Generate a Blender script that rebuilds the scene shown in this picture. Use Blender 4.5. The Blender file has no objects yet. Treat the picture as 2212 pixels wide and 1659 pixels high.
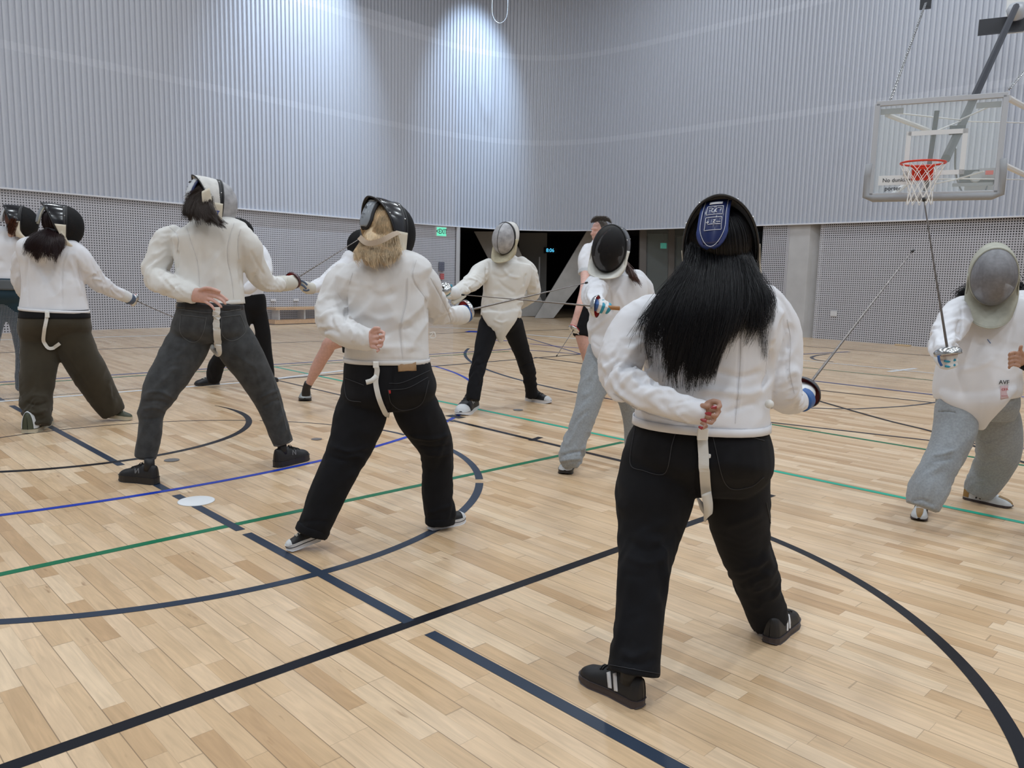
import bpy, bmesh, math, random
import numpy as np
from mathutils import Vector, Matrix, noise
from mathutils.kdtree import KDTree

S = bpy.context.scene
COL = S.collection
random.seed(7); RNG = np.random.default_rng(7)

# ------------------------------------------------------------------ camera
IW, IH, FPX, CAMH = 2212.0, 1659.0, 1689.6, 1.32
PITCH, ROLL = math.radians(7.89), math.radians(-1.385)
COURT = math.radians(45.68)                       # the court's own direction
def _rot():
    cp, sp, cr, sr = math.cos(PITCH), math.sin(PITCH), math.cos(ROLL), math.sin(ROLL)
    return np.array([[1,0,0],[0,-sp,cp],[0,-cp,-sp]]) @ np.array([[cr,-sr,0],[sr,cr,0],[0,0,1]])
M = _rot(); C0 = np.array([0.0, 0.0, CAMH])
cam = bpy.data.cameras.new('camera'); cam_o = bpy.data.objects.new('camera', cam); COL.objects.link(cam_o)
cam.sensor_width = 36.0; cam.lens = FPX/IW*36.0; cam.clip_start = .05; cam.clip_end = 200
cam_o.matrix_world = Matrix(((M[0,0],-M[0,1],-M[0,2],0),(M[1,0],-M[1,1],-M[1,2],0),(M[2,0],-M[2,1],-M[2,2],CAMH),(0,0,0,1)))
S.camera = cam_o

# ------------------------------------------------------------------ view, world, ceiling lamps' light
S.view_settings.view_transform = 'Standard'
try: S.view_settings.look = 'None'
except Exception: pass
S.view_settings.gamma = 1.0; S.view_settings.exposure = 0.0
S.view_settings.use_curve_mapping = False
wd = bpy.data.worlds.new('world'); S.world = wd; wd.use_nodes = True
wd.node_tree.nodes['Background'].inputs[0].default_value = (.02,.022,.03,1)
wd.node_tree.nodes['Background'].inputs[1].default_value = 1.0

ct, st = math.cos(COURT), math.sin(COURT)
def court(a, b): return (a*st - b*ct, a*ct + b*st)     # court frame -> world xy (a along, b across)
def area(name, loc, sx, sy, power, col=(1,1,1), rotz=0.0, spread=math.pi):
    l = bpy.data.lights.new(name, 'AREA'); l.shape = 'RECTANGLE'; l.size = sx; l.size_y = sy
    l.energy = power; l.color = col; l.spread = spread
    o = bpy.data.objects.new(name, l); COL.objects.link(o); o.location = loc; o.rotation_euler = (0,0,rotz)
    return o
LAMP_Z = 10.6
LAMPS = []
for i in range(-1, 4):
    for j in range(-2, 3):
        x, y = court(-2 + i*5.6, j*5.6)
        if y > 21 or (x*x+y*y) > 500: continue
        LAMPS.append((x, y))
        area('ceiling_lamp_light', (x, y, LAMP_Z), 1.2, .45, 150, (.87,.94,1.0), math.pi/4 - .01)
def spot(loc, tgt, power, size, blend, col):
    l = bpy.data.lights.new('wall_lamp_light', 'SPOT'); l.energy = power; l.spot_size = math.radians(size); l.spot_blend = blend
    l.color = col; l.shadow_soft_size = .12
    o = bpy.data.objects.new('wall_lamp_light', l); COL.objects.link(o); o.location = loc
    o.rotation_euler = (Vector(tgt)-Vector(loc)).to_track_quat('-Z','Y').to_euler()
WALL_SPOTS = [((-3.3,18.3,11.6),(-5.45,19.75,6.0),3600,54,(.66,.82,1.0)), ((.0,21.8,11.4),(-1.6,23.8,5.7),3400,42,(.62,.80,1.0))]
for a, b, w_, sz_, c_ in WALL_SPOTS: spot(a, b, w_, sz_, 1.0, c_)

# ------------------------------------------------------------------ geometry helpers
def ray(px, py): return M @ np.array([px-IW/2, py-IH/2, FPX])
def at(px, py, Y):
    d = ray(px, py); return C0 + d*(Y/d[1])
def fl(px, py, z=0.0):
    d = ray(px, py); return C0 + d*((z-CAMH)/d[2])
def atz(px, py, z): return fl(px, py, z)
def depth(P): return float(M[:,2] @ (np.asarray(P)-C0))
def proj(P):
    c = (np.asarray(P)-C0) @ M
    return c[...,0]/c[...,2]*FPX+IW/2, c[...,1]/c[...,2]*FPX+IH/2
def unit(v):
    v = np.asarray(v, float); n = np.linalg.norm(v); return v/n if n > 1e-12 else v

def mkmesh(name, V, F, mat=None, parent=None, smooth=True):
    me = bpy.data.meshes.new(name)
    me.from_pydata([tuple(map(float, v)) for v in V], [], [tuple(map(int, f)) for f in F]); me.update()
    if smooth: me.shade_smooth()
    o = bpy.data.objects.new(name, me); COL.objects.link(o)
    if mat: me.materials.append(mat)
    if parent: o.parent = parent
    return o
def mkmesh_np(name, V, Q, mat=None, parent=None):
    """fast version: V (n,3) array, Q (m,4) integer array"""
    me = bpy.data.meshes.new(name); V = np.asarray(V, dtype=np.float32); Q = np.asarray(Q, dtype=np.int32)
    me.vertices.add(len(V)); me.vertices.foreach_set('co', V.ravel()); me.loops.add(Q.size); me.loops.foreach_set('vertex_index', Q.ravel())
    me.polygons.add(len(Q)); me.polygons.foreach_set('loop_start', np.arange(0, Q.size, Q.shape[1], dtype=np.int32)); me.polygons.foreach_set('loop_total', np.full(len(Q), Q.shape[1], dtype=np.int32))
    me.update(calc_edges=True); me.shade_smooth()
    o = bpy.data.objects.new(name, me); COL.objects.link(o)
    if mat: me.materials.append(mat)
    if parent: o.parent = parent
    return o
class MB:
    """collects shapes for ONE mesh object"""
    def __init__(s): s.V = []; s.F = []; s.n = 0
    def add(s, V, F):
        s.V.extend([tuple(map(float, v)) for v in V]); s.F.extend([tuple(int(i)+s.n for i in f) for f in F]); s.n = len(s.V)
        return s
    def box(s, c, h, ax=None):
        c = np.array(c, float); ax = np.eye(3) if ax is None else np.array(ax)
        V = [c + ax.T @ (np.array(h)*np.array(k)) for k in ((-1,-1,-1),(1,-1,-1),(1,1,-1),(-1,1,-1),(-1,-1,1),(1,-1,1),(1,1,1),(-1,1,1))]
        return s.add(V, [(0,3,2,1),(4,5,6,7),(0,1,5,4),(1,2,6,5),(2,3,7,6),(3,0,4,7)])
    def tube(s, P, r, n=8, caps=True):
        P = [np.array(p, float) for p in P]; m = len(P); r = [r]*m if np.isscalar(r) else list(r)
        V = []; up = None
        for i in range(m):
            t = unit(P[min(i+1,m-1)]-P[max(i-1,0)])
            if up is None:
                up = np.array([0,0,1.]) if abs(t[2]) < .9 else np.array([1.,0,0])
            a = unit(np.cross(t, up)); b = np.cross(a, t); up = b
            for k in range(n):
                w = 2*math.pi*k/n; V.append(P[i] + r[i]*(math.cos(w)*a + math.sin(w)*b))
        F = []
        for i in range(m-1):
            for k in range(n):
                F.append((i*n+k, i*n+(k+1)%n, (i+1)*n+(k+1)%n, (i+1)*n+k))
        if caps: F.append(tuple(range(n))[::-1]); F.append(tuple((m-1)*n+k for k in range(n)))
        return s.add(V, F)
    def ribbon(s, P, W, T, nrm):
        """flat strap: centre line P, width W, thickness T, per-point (or one) normal"""
        P = [np.array(p, float) for p in P]; m = len(P); W = [W]*m if np.isscalar(W) else W
        N = [nrm]*m if np.ndim(nrm) == 1 else nrm
        V = []
        for i in range(m):
            t = unit(P[min(i+1,m-1)]-P[max(i-1,0)]); n = unit(N[i]); a = unit(np.cross(t, n)); n = np.cross(a, t)
            for u, v in ((-1,-1),(1,-1),(1,1),(-1,1)): V.append(P[i] + a*u*W[i]/2 + n*v*T/2)
        F = [(0,1,2,3)]
        for i in range(m-1):
            for k in range(4): F.append((i*4+k, (i+1)*4+k, (i+1)*4+(k+1)%4, i*4+(k+1)%4))
        F.append(tuple((m-1)*4+k for k in (3,2,1,0)))
        return s.add(V, F)
    def lathe(s, prof, O, ax, n=28):
        """profile [(r, h)] about axis ax from O"""
        ax = unit(ax); a = unit(np.cross(ax, [0,0,1.] if abs(ax[2]) < .9 else [1.,0,0])); b = np.cross(ax, a)
        V = []; m = len(prof)
        for r_, h_ in prof:
            for k in range(n):
                w = 2*math.pi*k/n; V.append(np.array(O)+ax*h_+r_*(math.cos(w)*a+math.sin(w)*b))
        F = [(i*n+k, i*n+(k+1)%n, (i+1)*n+(k+1)%n, (i+1)*n+k) for i in range(m-1) for k in range(n)]
        return s.add(V, F)
    def grid(s, fn, nu, nv, closed_u=False):
        V = [fn(i/(nu if closed_u else nu-1), j/(nv-1)) for i in range(nu) for j in range(nv)]
        F = []
        for i in range(nu if closed_u else nu-1):
            for j in range(nv-1):
                a, b = i*nv+j, ((i+1)%nu)*nv+j; F.append((a, b, b+1, a+1))
        return s.add(V, F)
    def ball(s, c, r, R=None, nu=16, nv=10):
        c = np.array(c, float); r = np.array([r]*3 if np.isscalar(r) else r); R = np.eye(3) if R is None else R
        return s.grid(lambda u, v: c + R @ (r*np.array([math.sin(math.pi*v)*math.cos(2*math.pi*u), math.sin(math.pi*v)*math.sin(2*math.pi*u), math.cos(math.pi*v)])), nu, nv, True)
    def build(s, name, mat=None, parent=None, smooth=False):
        return mkmesh(name, s.V, s.F, mat, parent, smooth)
def solidify(o, t, off=0.0):
    m = o.modifiers.new('thick', 'SOLIDIFY'); m.thickness = t; m.offset = off; return o
def bevel(o, w, n=2):
    m = o.modifiers.new('bev', 'BEVEL'); m.width = w; m.segments = n; m.limit_method = 'ANGLE'; return o
def empty(name, loc=(0,0,0)):
    o = bpy.data.objects.new(name, None); COL.objects.link(o); o.location = loc; o.empty_display_size = .1; return o
def tag(o, label=None, cat=None, group=None, kind=None):
    if label: o['label'] = label
    if cat: o['category'] = cat
    if group: o['group'] = group
    if kind: o['kind'] = kind
    return o
def catmull(P, step=None, n=None):
    """smooth resample of rows of P (first three columns xyz, the rest carried)"""
    P = np.array(P, float)
    if len(P) < 3: Q = np.vstack([2*P[0]-P[1], P, 2*P[-1]-P[-2]])
    else: Q = np.vstack([2*P[0]-P[1], P, 2*P[-1]-P[-2]])
    out = []
    for i in range(1, len(Q)-2):
        L = np.linalg.norm(Q[i+1][:3]-Q[i][:3]); k = n if n else max(1, int(math.ceil(L/step)))
        for j in range(k):
            t = j/k
            out.append(.5*((2*Q[i])+(-Q[i-1]+Q[i+1])*t+(2*Q[i-1]-5*Q[i]+4*Q[i+1]-Q[i+2])*t*t+(-Q[i-1]+3*Q[i]-3*Q[i+1]+Q[i+2])*t**3))
    out.append(P[-1]); return np.array(out)

# ------------------------------------------------------------------ materials
MATS = {}
def nt(name):
    m = bpy.data.materials.new(name); m.use_nodes = True; MATS[name] = m
    return m, m.node_tree.nodes, m.node_tree.links, m.node_tree.nodes['Principled BSDF']
def mat(name, col, rough=.6, metal=0.0, spec=.5, bump=0.0, bscale=200.0, var=0.0, vscale=8.0, coat=0.0, sheen=0.0, alpha=1.0, emis=None, es=0.0, stretch=None):
    if name in MATS: return MATS[name]
    m, N, L, b = nt(name)
    b.inputs['Base Color'].default_value = (*col, 1); b.inputs['Roughness'].default_value = rough
    b.inputs['Metallic'].default_value = metal; b.inputs['Specular IOR Level'].default_value = spec
    b.inputs['Coat Weight'].default_value = coat; b.inputs['Coat Roughness'].default_value = .12
    if sheen: b.inputs['Sheen Weight'].default_value = sheen; b.inputs['Sheen Roughness'].default_value = .5
    b.inputs['Alpha'].default_value = alpha
    if emis: b.inputs['Emission Color'].default_value = (*emis, 1); b.inputs['Emission Strength'].default_value = es
    if bump or var:
        tc = N.new('ShaderNodeTexCoord'); mp = N.new('ShaderNodeMapping'); L.new(tc.outputs['Object'], mp.inputs[0])
        if stretch: mp.inputs['Scale'].default_value = stretch
    if bump:
        nz = N.new('ShaderNodeTexNoise'); nz.inputs['Scale'].default_value = bscale; nz.inputs['Detail'].default_value = 2
        L.new(mp.outputs[0], nz.inputs[0]); bp = N.new('ShaderNodeBump'); bp.inputs['Strength'].default_value = bump; bp.inputs['Distance'].default_value = .002
        L.new(nz.outputs[0], bp.inputs['Height']); L.new(bp.outputs[0], b.inputs['Normal'])
    if var:
        n2 = N.new('ShaderNodeTexNoise'); n2.inputs['Scale'].default_value = vscale; n2.inputs['Detail'].default_value = 4
        L.new(mp.outputs[0], n2.inputs[0]); rp = N.new('ShaderNodeValToRGB')
        rp.color_ramp.elements[0].position = .3; rp.color_ramp.elements[1].position = .7
        rp.color_ramp.elements[0].color = (*[c*(1-var) for c in col], 1); rp.color_ramp.elements[1].color = (*[min(1, c*(1+var)) for c in col], 1)
        L.new(n2.outputs[0], rp.inputs[0]); L.new(rp.outputs[0], b.inputs['Base Color'])
    return m
def math_node(N, L, op, a, b=None, c=None):
    n = N.new('ShaderNodeMath'); n.operation = op
    for i, v in enumerate((a, b, c)):
        if v is None: continue
        if isinstance(v, (int, float)): n.inputs[i].default_value = v
        else: L.new(v, n.inputs[i])
    return n.outputs[0]

def make_floor_mat():
    m, N, L, b = nt('maple_sports_floor')
    tc = N.new('ShaderNodeTexCoord'); sp = N.new('ShaderNodeSeparateXYZ'); L.new(tc.outputs['Object'], sp.inputs[0])
    X, Y = sp.outputs[0], sp.outputs[1]                    # boards run along local X
    Mn = lambda *a: math_node(N, L, *a)
    W = .068
    row = Mn('FLOOR', Mn('DIVIDE', Y, W)); fy = Mn('FRACT', Mn('DIVIDE', Y, W))
    wn = N.new('ShaderNodeTexWhiteNoise'); wn.noise_dimensions = '1D'; L.new(row, wn.inputs['W'])
    xs = Mn('ADD', Mn('DIVIDE', X, .52), Mn('MULTIPLY', wn.outputs['Value'], 7.3))
    # uneven lengths: warp x by a slow wave of its own per row
    xs = Mn('ADD', xs, Mn('MULTIPLY', Mn('SINE', Mn('ADD', Mn('MULTIPLY', xs, 2.1), Mn('MULTIPLY', row, 1.7))), .28))
    brd = Mn('FLOOR', xs); fx = Mn('FRACT', xs)
    cmb = N.new('ShaderNodeCombineXYZ'); L.new(brd, cmb.inputs[0]); L.new(row, cmb.inputs[1])
    w2 = N.new('ShaderNodeTexWhiteNoise'); w2.noise_dimensions = '3D'; L.new(cmb.outputs[0], w2.inputs['Vector'])
    rp = N.new('ShaderNodeValToRGB'); L.new(w2.outputs['Value'], rp.inputs[0]); cr = rp.color_ramp
    cr.elements[0].position = 0; cr.elements[0].color = (.52,.335,.185,1)
    cr.elements[1].position = 1; cr.elements[1].color = (.76,.585,.40,1)
    for p, c in ((.12,(.60,.41,.24,1)),(.45,(.665,.475,.295,1)),(.8,(.715,.525,.345,1))):
        e = cr.elements.new(p); e.color = c
    # grain
    mp = N.new('ShaderNodeMapping'); mp.inputs['Scale'].default_value = (2.2, 26, 1); L.new(tc.outputs['Object'], mp.inputs[0])
    off = N.new('ShaderNodeVectorMath'); off.operation = 'ADD'; L.new(mp.outputs[0], off.inputs[0])
    sc = N.new('ShaderNodeVectorMath'); sc.operation = 'SCALE'; L.new(w2.outputs['Color'], sc.inputs[0]); sc.inputs['Scale'].default_value = 30
    L.new(sc.outputs[0], off.inputs[1])
    g = N.new('ShaderNodeTexNoise'); g.inputs['Scale'].default_value = 1.6; g.inputs['Detail'].default_value = 5; g.inputs['Distortion'].default_value = 1.3
    L.new(off.outputs[0], g.inputs[0])
    gm = N.new('ShaderNodeMapRange'); gm.inputs['From Min'].default_value = .3; gm.inputs['From Max'].default_value = .7
    gm.inputs['To Min'].default_value = .86; gm.inputs['To Max'].default_value = 1.08; L.new(g.outputs[0], gm.inputs['Value'])
    # dark streaks and knots
    mp2 = N.new('ShaderNodeMapping'); mp2.inputs['Scale'].default_value = (3.2, 15, 1); L.new(tc.outputs['Object'], mp2.inputs[0])
    k = N.new('ShaderNodeTexNoise'); k.inputs['Scale'].default_value = 1.5; k.inputs['Detail'].default_value = 3; L.new(mp2.outputs[0], k.inputs[0])
    km = N.new('ShaderNodeMapRange'); km.inputs['From Min'].default_value = .68; km.inputs['From Max'].default_value = .76
    km.inputs['To Min'].default_value = 0; km.inputs['To Max'].default_value = .55; L.new(k.outputs[0], km.inputs['Value'])
    mul = N.new('ShaderNodeMix'); mul.data_type = 'RGBA'; mul.blend_type = 'MULTIPLY'; mul.inputs[0].default_value = 1
    L.new(rp.outputs[0], mul.inputs[6]); L.new(gm.outputs[0], mul.inputs[7])
    kx = N.new('ShaderNodeMix'); kx.data_type = 'RGBA'; L.new(km.outputs[0], kx.inputs[0]); L.new(mul.outputs[2], kx.inputs[6]); kx.inputs[7].default_value = (.20,.095,.045,1)
    # seams: fine between strips, clear every second strip, fine at board ends
    r2 = Mn('FRACT', Mn('DIVIDE', Y, W*2))
    edge1 = Mn('LESS_THAN', Mn('MINIMUM', fy, Mn('SUBTRACT', 1.0, fy)), .010)
    edge2 = Mn('LESS_THAN', Mn('MINIMUM', r2, Mn('SUBTRACT', 1.0, r2)), .011)
    edge3 = Mn('LESS_THAN', Mn('MINIMUM', fx, Mn('SUBTRACT', 1.0, fx)), .0025)
    e = Mn('MAXIMUM', Mn('MULTIPLY', edge1, .28), Mn('MULTIPLY', edge2, .62)); e = Mn('MAXIMUM', e, Mn('MULTIPLY', edge3, .35))
    ex = N.new('ShaderNodeMix'); ex.data_type = 'RGBA'; L.new(e, ex.inputs[0]); L.new(kx.outputs[2], ex.inputs[6]); ex.inputs[7].default_value = (.13,.085,.055,1)
    L.new(ex.outputs[2], b.inputs['Base Color'])
    sm = N.new('ShaderNodeTexNoise'); sm.inputs['Scale'].default_value = 1.1; sm.inputs['Detail'].default_value = 4; L.new(tc.outputs['Object'], sm.inputs[0])
    rr = N.new('ShaderNodeMapRange'); rr.inputs['To Min'].default_value = .22; rr.inputs['To Max'].default_value = .40; L.new(sm.outputs[0], rr.inputs['Value'])
    L.new(rr.outputs[0], b.inputs['Roughness'])
    b.inputs['Specular IOR Level'].default_value = .34
    return m

def make_perf_mat(name, col, period=.05, hole=.26, alpha_holes=True):
    """perforated panel; u,v metres in the UV map"""
    m, N, L, b = nt(name)
    uv = N.new('ShaderNodeUVMap'); uv.uv_map = 'UVMap'
    sp = N.new('ShaderNodeSeparateXYZ'); L.new(uv.outputs[0], sp.inputs[0]); Mn = lambda *a: math_node(N, L, *a)
    fu = Mn('SUBTRACT', Mn('FRACT', Mn('DIVIDE', sp.outputs[0], period)), .5); fv = Mn('SUBTRACT', Mn('FRACT', Mn('DIVIDE', sp.outputs[1], period)), .5)
    au, av = Mn('ABSOLUTE', fu), Mn('ABSOLUTE', fv)
    d = Mn('POWER', Mn('ADD', Mn('POWER', au, 4.0), Mn('POWER', av, 4.0)), .25)
    hole_m = Mn('LESS_THAN', d, hole)
    b.inputs['Base Color'].default_value = (*col, 1); b.inputs['Roughness'].default_value = .55
    L.new(Mn('SUBTRACT', 1.0, hole_m), b.inputs['Alpha'])
    return m

m_, N_, L_, b_ = nt('white_screen'); b_.inputs['Roughness'].default_value = .45
g_ = N_.new('ShaderNodeNewGeometry'); s_ = N_.new('ShaderNodeSeparateXYZ'); L_.new(g_.outputs['Position'], s_.inputs[0])
j1 = math_node(N_, L_, 'LESS_THAN', math_node(N_, L_, 'ABSOLUTE', math_node(N_, L_, 'SUBTRACT', s_.outputs[2], 5.30)), .075)
j2 = math_node(N_, L_, 'LESS_THAN', math_node(N_, L_, 'ABSOLUTE', math_node(N_, L_, 'SUBTRACT', s_.outputs[2], 7.75)), .075)
x_ = N_.new('ShaderNodeMix'); x_.data_type = 'RGBA'; L_.new(math_node(N_, L_, 'MAXIMUM', j1, j2), x_.inputs[0]); x_.inputs[6].default_value = (.52,.55,.62,1); x_.inputs[7].default_value = (.57,.60,.67,1); L_.new(x_.outputs[2], b_.inputs['Base Color'])
mat('white_edge', (.72,.74,.80), .4)
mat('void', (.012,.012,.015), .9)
mat('grey_column', (.50,.50,.51), .6, var=.06, vscale=3)
mat('concrete_brace', (.42,.41,.40), .7, var=.1, vscale=3)
mat('dark_metal', (.045,.045,.05), .45, .4)
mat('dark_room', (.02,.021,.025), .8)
mat('mullion', (.16,.15,.145), .5, .3)
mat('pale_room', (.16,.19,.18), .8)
mat('ceiling_grey', (.22,.22,.24), .8)
mat('bench_wood', (.50,.31,.16), .5, var=.12, vscale=20)
# ================================================================== the hall
fm = make_floor_mat()
fo = mkmesh('floor', [(-30,-30,0),(30,-30,0),(30,30,0),(-30,30,0)], [(0,1,2,3)], fm, None, False)
fo['kind'] = 'structure'
ang_b = math.atan2(-math.sin(COURT-math.pi/2+math.pi), 0) if False else (math.pi/2-(COURT+math.pi/2))
fo.rotation_euler = (0,0,ang_b)                          # local X = the direction the boards run
fo.location = (3, 8, 0)

# ---- painted court lines (parts of the floor)
mat('line_black', (.008,.009,.014), .35, spec=.2); mat('line_slate', (.030,.044,.072), .35, spec=.2); mat('line_blue', (.01,.045,.42), .35, spec=.25)
mat('line_green', (.004,.155,.07), .35, spec=.25); mat('line_teal', (.015,.40,.27), .35, spec=.25); mat('line_white', (.80,.82,.84), .35)
mat('line_indigo', (.07,.085,.22), .3); mat('line_thin', (.03,.032,.045), .35, spec=.2)
_lz = [0.0008]
def strip(pts, w, m, z=None):
    """flat painted strip through world points (xy), w metres wide (or a list)"""
    _lz[0] += .00004; z = _lz[0]
    P = np.array([[p[0], p[1]] for p in pts]); n = len(P); W = [w]*n if np.isscalar(w) else w
    V = []; F = []
    for i in range(n):
        t = unit(P[min(i+1,n-1)]-P[max(i-1,0)]); q = np.array([-t[1], t[0]])
        V += [(*(P[i]+q*W[i]/2), z), (*(P[i]-q*W[i]/2), z)]
    for i in range(n-1): F.append((2*i, 2*i+1, 2*i+3, 2*i+2))
    o = mkmesh('court_line', V, F, MATS[m], None, False)
    o.parent = fo; o.matrix_parent_inverse = (Matrix.Translation(fo.location) @ fo.rotation_euler.to_matrix().to_4x4()).inverted()
    return o
def seg(a, b, w, m): return strip([fl(*a), fl(*b)], w, m)
def arc(c, R, a0, a1, w, m, n=72, taper=None):
    P = [(c[0]+R*math.cos(math.radians(a0+(a1-a0)*i/n)), c[1]+R*math.sin(math.radians(a0+(a1-a0)*i/n))) for i in range(n+1)]
    W = [w]*(n+1) if taper is None else [w*min(1, .1+ (n-i)/taper) for i in range(n+1)]
    return strip(P, W, m)
seg((-60,1684.8),(1500,1127.8),.052,'line_black')
seg((1500,1127.8),(1668,1069),.052,'line_black')
seg((-40,1249.5),(1344.8,955.3),.05,'line_green')
# slate line, broken where other lines cross it
_l1 = lambda x: 862.6+.5441*x
for a, b in ((-30,8),(25,262),(285,362),(380,520),(533,884),(928,1600)): seg((a, _l1(a)), (b, _l1(b)), .05, 'line_slate')
arc((-2.277,4.798), 2.085, -100, 2, .05, 'line_slate'); arc((-2.277,4.798), 2.085, 4.5, 40, .05, 'line_slate')
arc((-.632,2.862), 2.259, 32, -40, .05, 'line_black')
arc((-3.681,6.262), 1.464, -90, 57, .052, 'line_black', taper=10)
arc((-2.215,4.79), 1.989, 175, 92.5, .02, 'line_thin'); arc((-2.215,4.79), 1.989, 90, 66, .02, 'line_thin')
arc((-1.666,5.573), 1.084, 80, 43, .035, 'line_slate')
arc((-5.81,8.44), 5.434, -75, 31, .045, 'line_blue')
arc((6.809,13.535), 7.623, 176, 226, .05, 'line_slate')
seg((585.9,791),(1344.8,949.3),.05,'line_teal'); seg((1344.8,949.3),(2300,1148),.05,'line_teal')
seg((1653,914.6),(2300,1020),.05,'line_green')
seg((976.9,908.3),(1344.8,996.5),.05,'line_black'); seg((1344.8,996.5),(1500,1033),.05,'line_black')
seg((969,897),(999,903),.10,'line_black'); seg((1146,952),(1168,944.5),.05,'line_black')
seg((597,821),(980,911),.03,'line_thin')
seg((-20,827),(1103,754.6),.075,'line_indigo'); seg((-20,833),(1100,759),.05,'line_green')
seg((527,825),(1262,764.8),.06,'line_thin')
seg((-20,869),(530,826),.07,'line_white'); seg((597,818),(742,800.5),.09,'line_white')
seg((-20,864.5),(530,822),.02,'line_thin')
seg((-20,763),(700,737),.05,'line_thin'); seg((925,722),(1030,717),.05,'line_thin')
seg((-20,735),(380,724),.12,'line_white'); seg((925,706),(1035,711),.12,'line_white')
seg((1139,723),(1245,732),.12,'line_white'); seg((1135,715),(1240,711),.06,'line_thin')
seg((1135,729),(1262,767),.04,'line_indigo'); seg((1100,753),(1262,766),.07,'line_indigo'); seg((1145,743),(1262,753),.05,'line_blue')
seg((1155,772),(1262,786),.06,'line_thin')
seg((1700,775),(2212,826),.07,'line_white'); seg((1700,790.5),(2035,824),.045,'line_green')
seg((1740,821),(2025,854),.08,'line_indigo'); seg((2120,848),(2212,858),.08,'line_blue')
seg((1738,840),(2020,870.5),.045,'line_thin')
arc((1.0,6.0), 0.01, 0, 1, .001, 'line_thin', 2)
strip([fl(*p) for p in ((1655,882),(1735,881.5),(1800,883),(1850,883.5),(1900,881),(1950,878),(1990,874),(2022,869))], .035, 'line_slate')
strip(catmull([fl(*p) for p in ((1740,858),(1850,890),(1930,912),(2020,934),(2110,966),(2230,1005))], .2), .045, 'line_black')
seg((1650,911),(2020,953),.04,'line_thin')
seg((2085,955),(2125,962),.05,'line_thin'); seg((2200,968),(2240,971),.04,'line_indigo')
seg((1700,745),(2015,769),.05,'line_thin'); seg((1718,766),(1835,760),.08,'line_indigo')
strip(catmull([fl(*p) for p in ((1790,764.5),(1765,768),(1753,772.5),(1765,778),(1800,782))], .1), .06, 'line_slate')
seg((1920,803),(1978,796),.09,'line_white')
def spotdisc(px, py, r, m):
    c = fl(px, py); P = [(c[0]+r*math.cos(a), c[1]+r*math.sin(a), .0035) for a in np.linspace(0, 2*math.pi, 33)[:-1]]
    o = mkmesh('floor_disc', P, [tuple(range(32))], MATS[m], None, False)
    o.parent = fo; o.matrix_parent_inverse = (Matrix.Translation(fo.location) @ fo.rotation_euler.to_matrix().to_4x4()).inverted(); return o
mat('socket_cap', (.25,.24,.23), .35, .6)
# the round white spot painted/laid on the floor, and brass floor sockets
for q in ((371,994.5,.05),(684,949,.042),(1119,886,.05)): spotdisc(*q, 'socket_cap')
c = fl(424,1083)
mk = MB(); mk.lathe([(0,0.004),(.095,.004),(.10,.003),(.10,.0)], (c[0],c[1],.0012), (0,0,1), 40)
tag(mk.build('floor_marker', MATS['line_white'], None, True), 'flat round white marker disc on the floor, over the slate line', 'marker')

# ---- perforated lower walls, ribbed upper screen, opening to the corridor
perf = make_perf_mat('perforated_panel', (.50,.50,.545))
Hs = 2.72
def panel_wall(name, pts, z0, z1, m, thick=None):
    V = []; F = []; uvs = []; s = 0
    P = [np.array(p[:2], float) for p in pts]
    for i, p in enumerate(P):
        if i: s += np.linalg.norm(p-P[i-1])
        V += [(p[0],p[1],z0),(p[0],p[1],z1)]; uvs += [(s,z0),(s,z1)]
    for i in range(len(P)-1): F.append((2*i, 2*i+2, 2*i+3, 2*i+1))
    o = mkmesh(name, V, F, m, None, False); me = o.data
    ul = me.uv_layers.new(name='UVMap')
    for li, l in enumerate(me.loops): ul.data[li].uv = uvs[l.vertex_index]
    o['kind'] = 'structure'; return o
# small cover plates on the left and right walls
# ribbed screen: path at its lower edge
sp_px = [(0,405),(120,414),(250,427),(400,440),(560,453),(700,466),(850,479),(980,489.5),(1080,496),(1150,498.5),(1230,499),(1300,497.5),(1400,494.5),(1520,490),(1640,486),(1780,481.5),(1900,477.5),(2000,474),(2120,469.5),(2212,466)]
sp_w = [atz(x, y, Hs)[:2] for x, y in sp_px]
d0 = unit(sp_w[0]-sp_w[2]); d1 = unit(sp_w[-1]-sp_w[-4])
sp_w = [sp_w[0]+d0*9, sp_w[0]+d0*4]+sp_w+[sp_w[-1]+d1*4, sp_w[-1]+d1*9]
P3 = np.array([[p[0],p[1],0] for p in sp_w])
# low-pass the measured outline
for _ in range(3): P3[1:-1] = (P3[:-2]+2*P3[1:-1]+P3[2:])/4
R_ = catmull(P3, .02)
Ls = np.r_[0, np.cumsum(np.linalg.norm(np.diff(R_, axis=0), axis=1))]
def on_path(s):
    x = np.interp(s, Ls, R_[:,0]); y = np.interp(s, Ls, R_[:,1]); x2 = np.interp(s+.02, Ls, R_[:,0]); y2 = np.interp(s+.02, Ls, R_[:,1]); x1 = np.interp(s-.02, Ls, R_[:,0]); y1 = np.interp(s-.02, Ls, R_[:,1])
    t = unit([x2-x1, y2-y1]); return np.array([x,y]), np.array([t[1],-t[0]])    # normal into the hall
def offset(pts, d):
    P = [np.array(p[:2], float) for p in pts]; out = []
    for i in range(len(P)):
        t = unit(P[min(i+1,len(P)-1)]-P[max(i-1,0)]); out.append(P[i]+np.array([-t[1],t[0]])*d)
    return out
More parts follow.
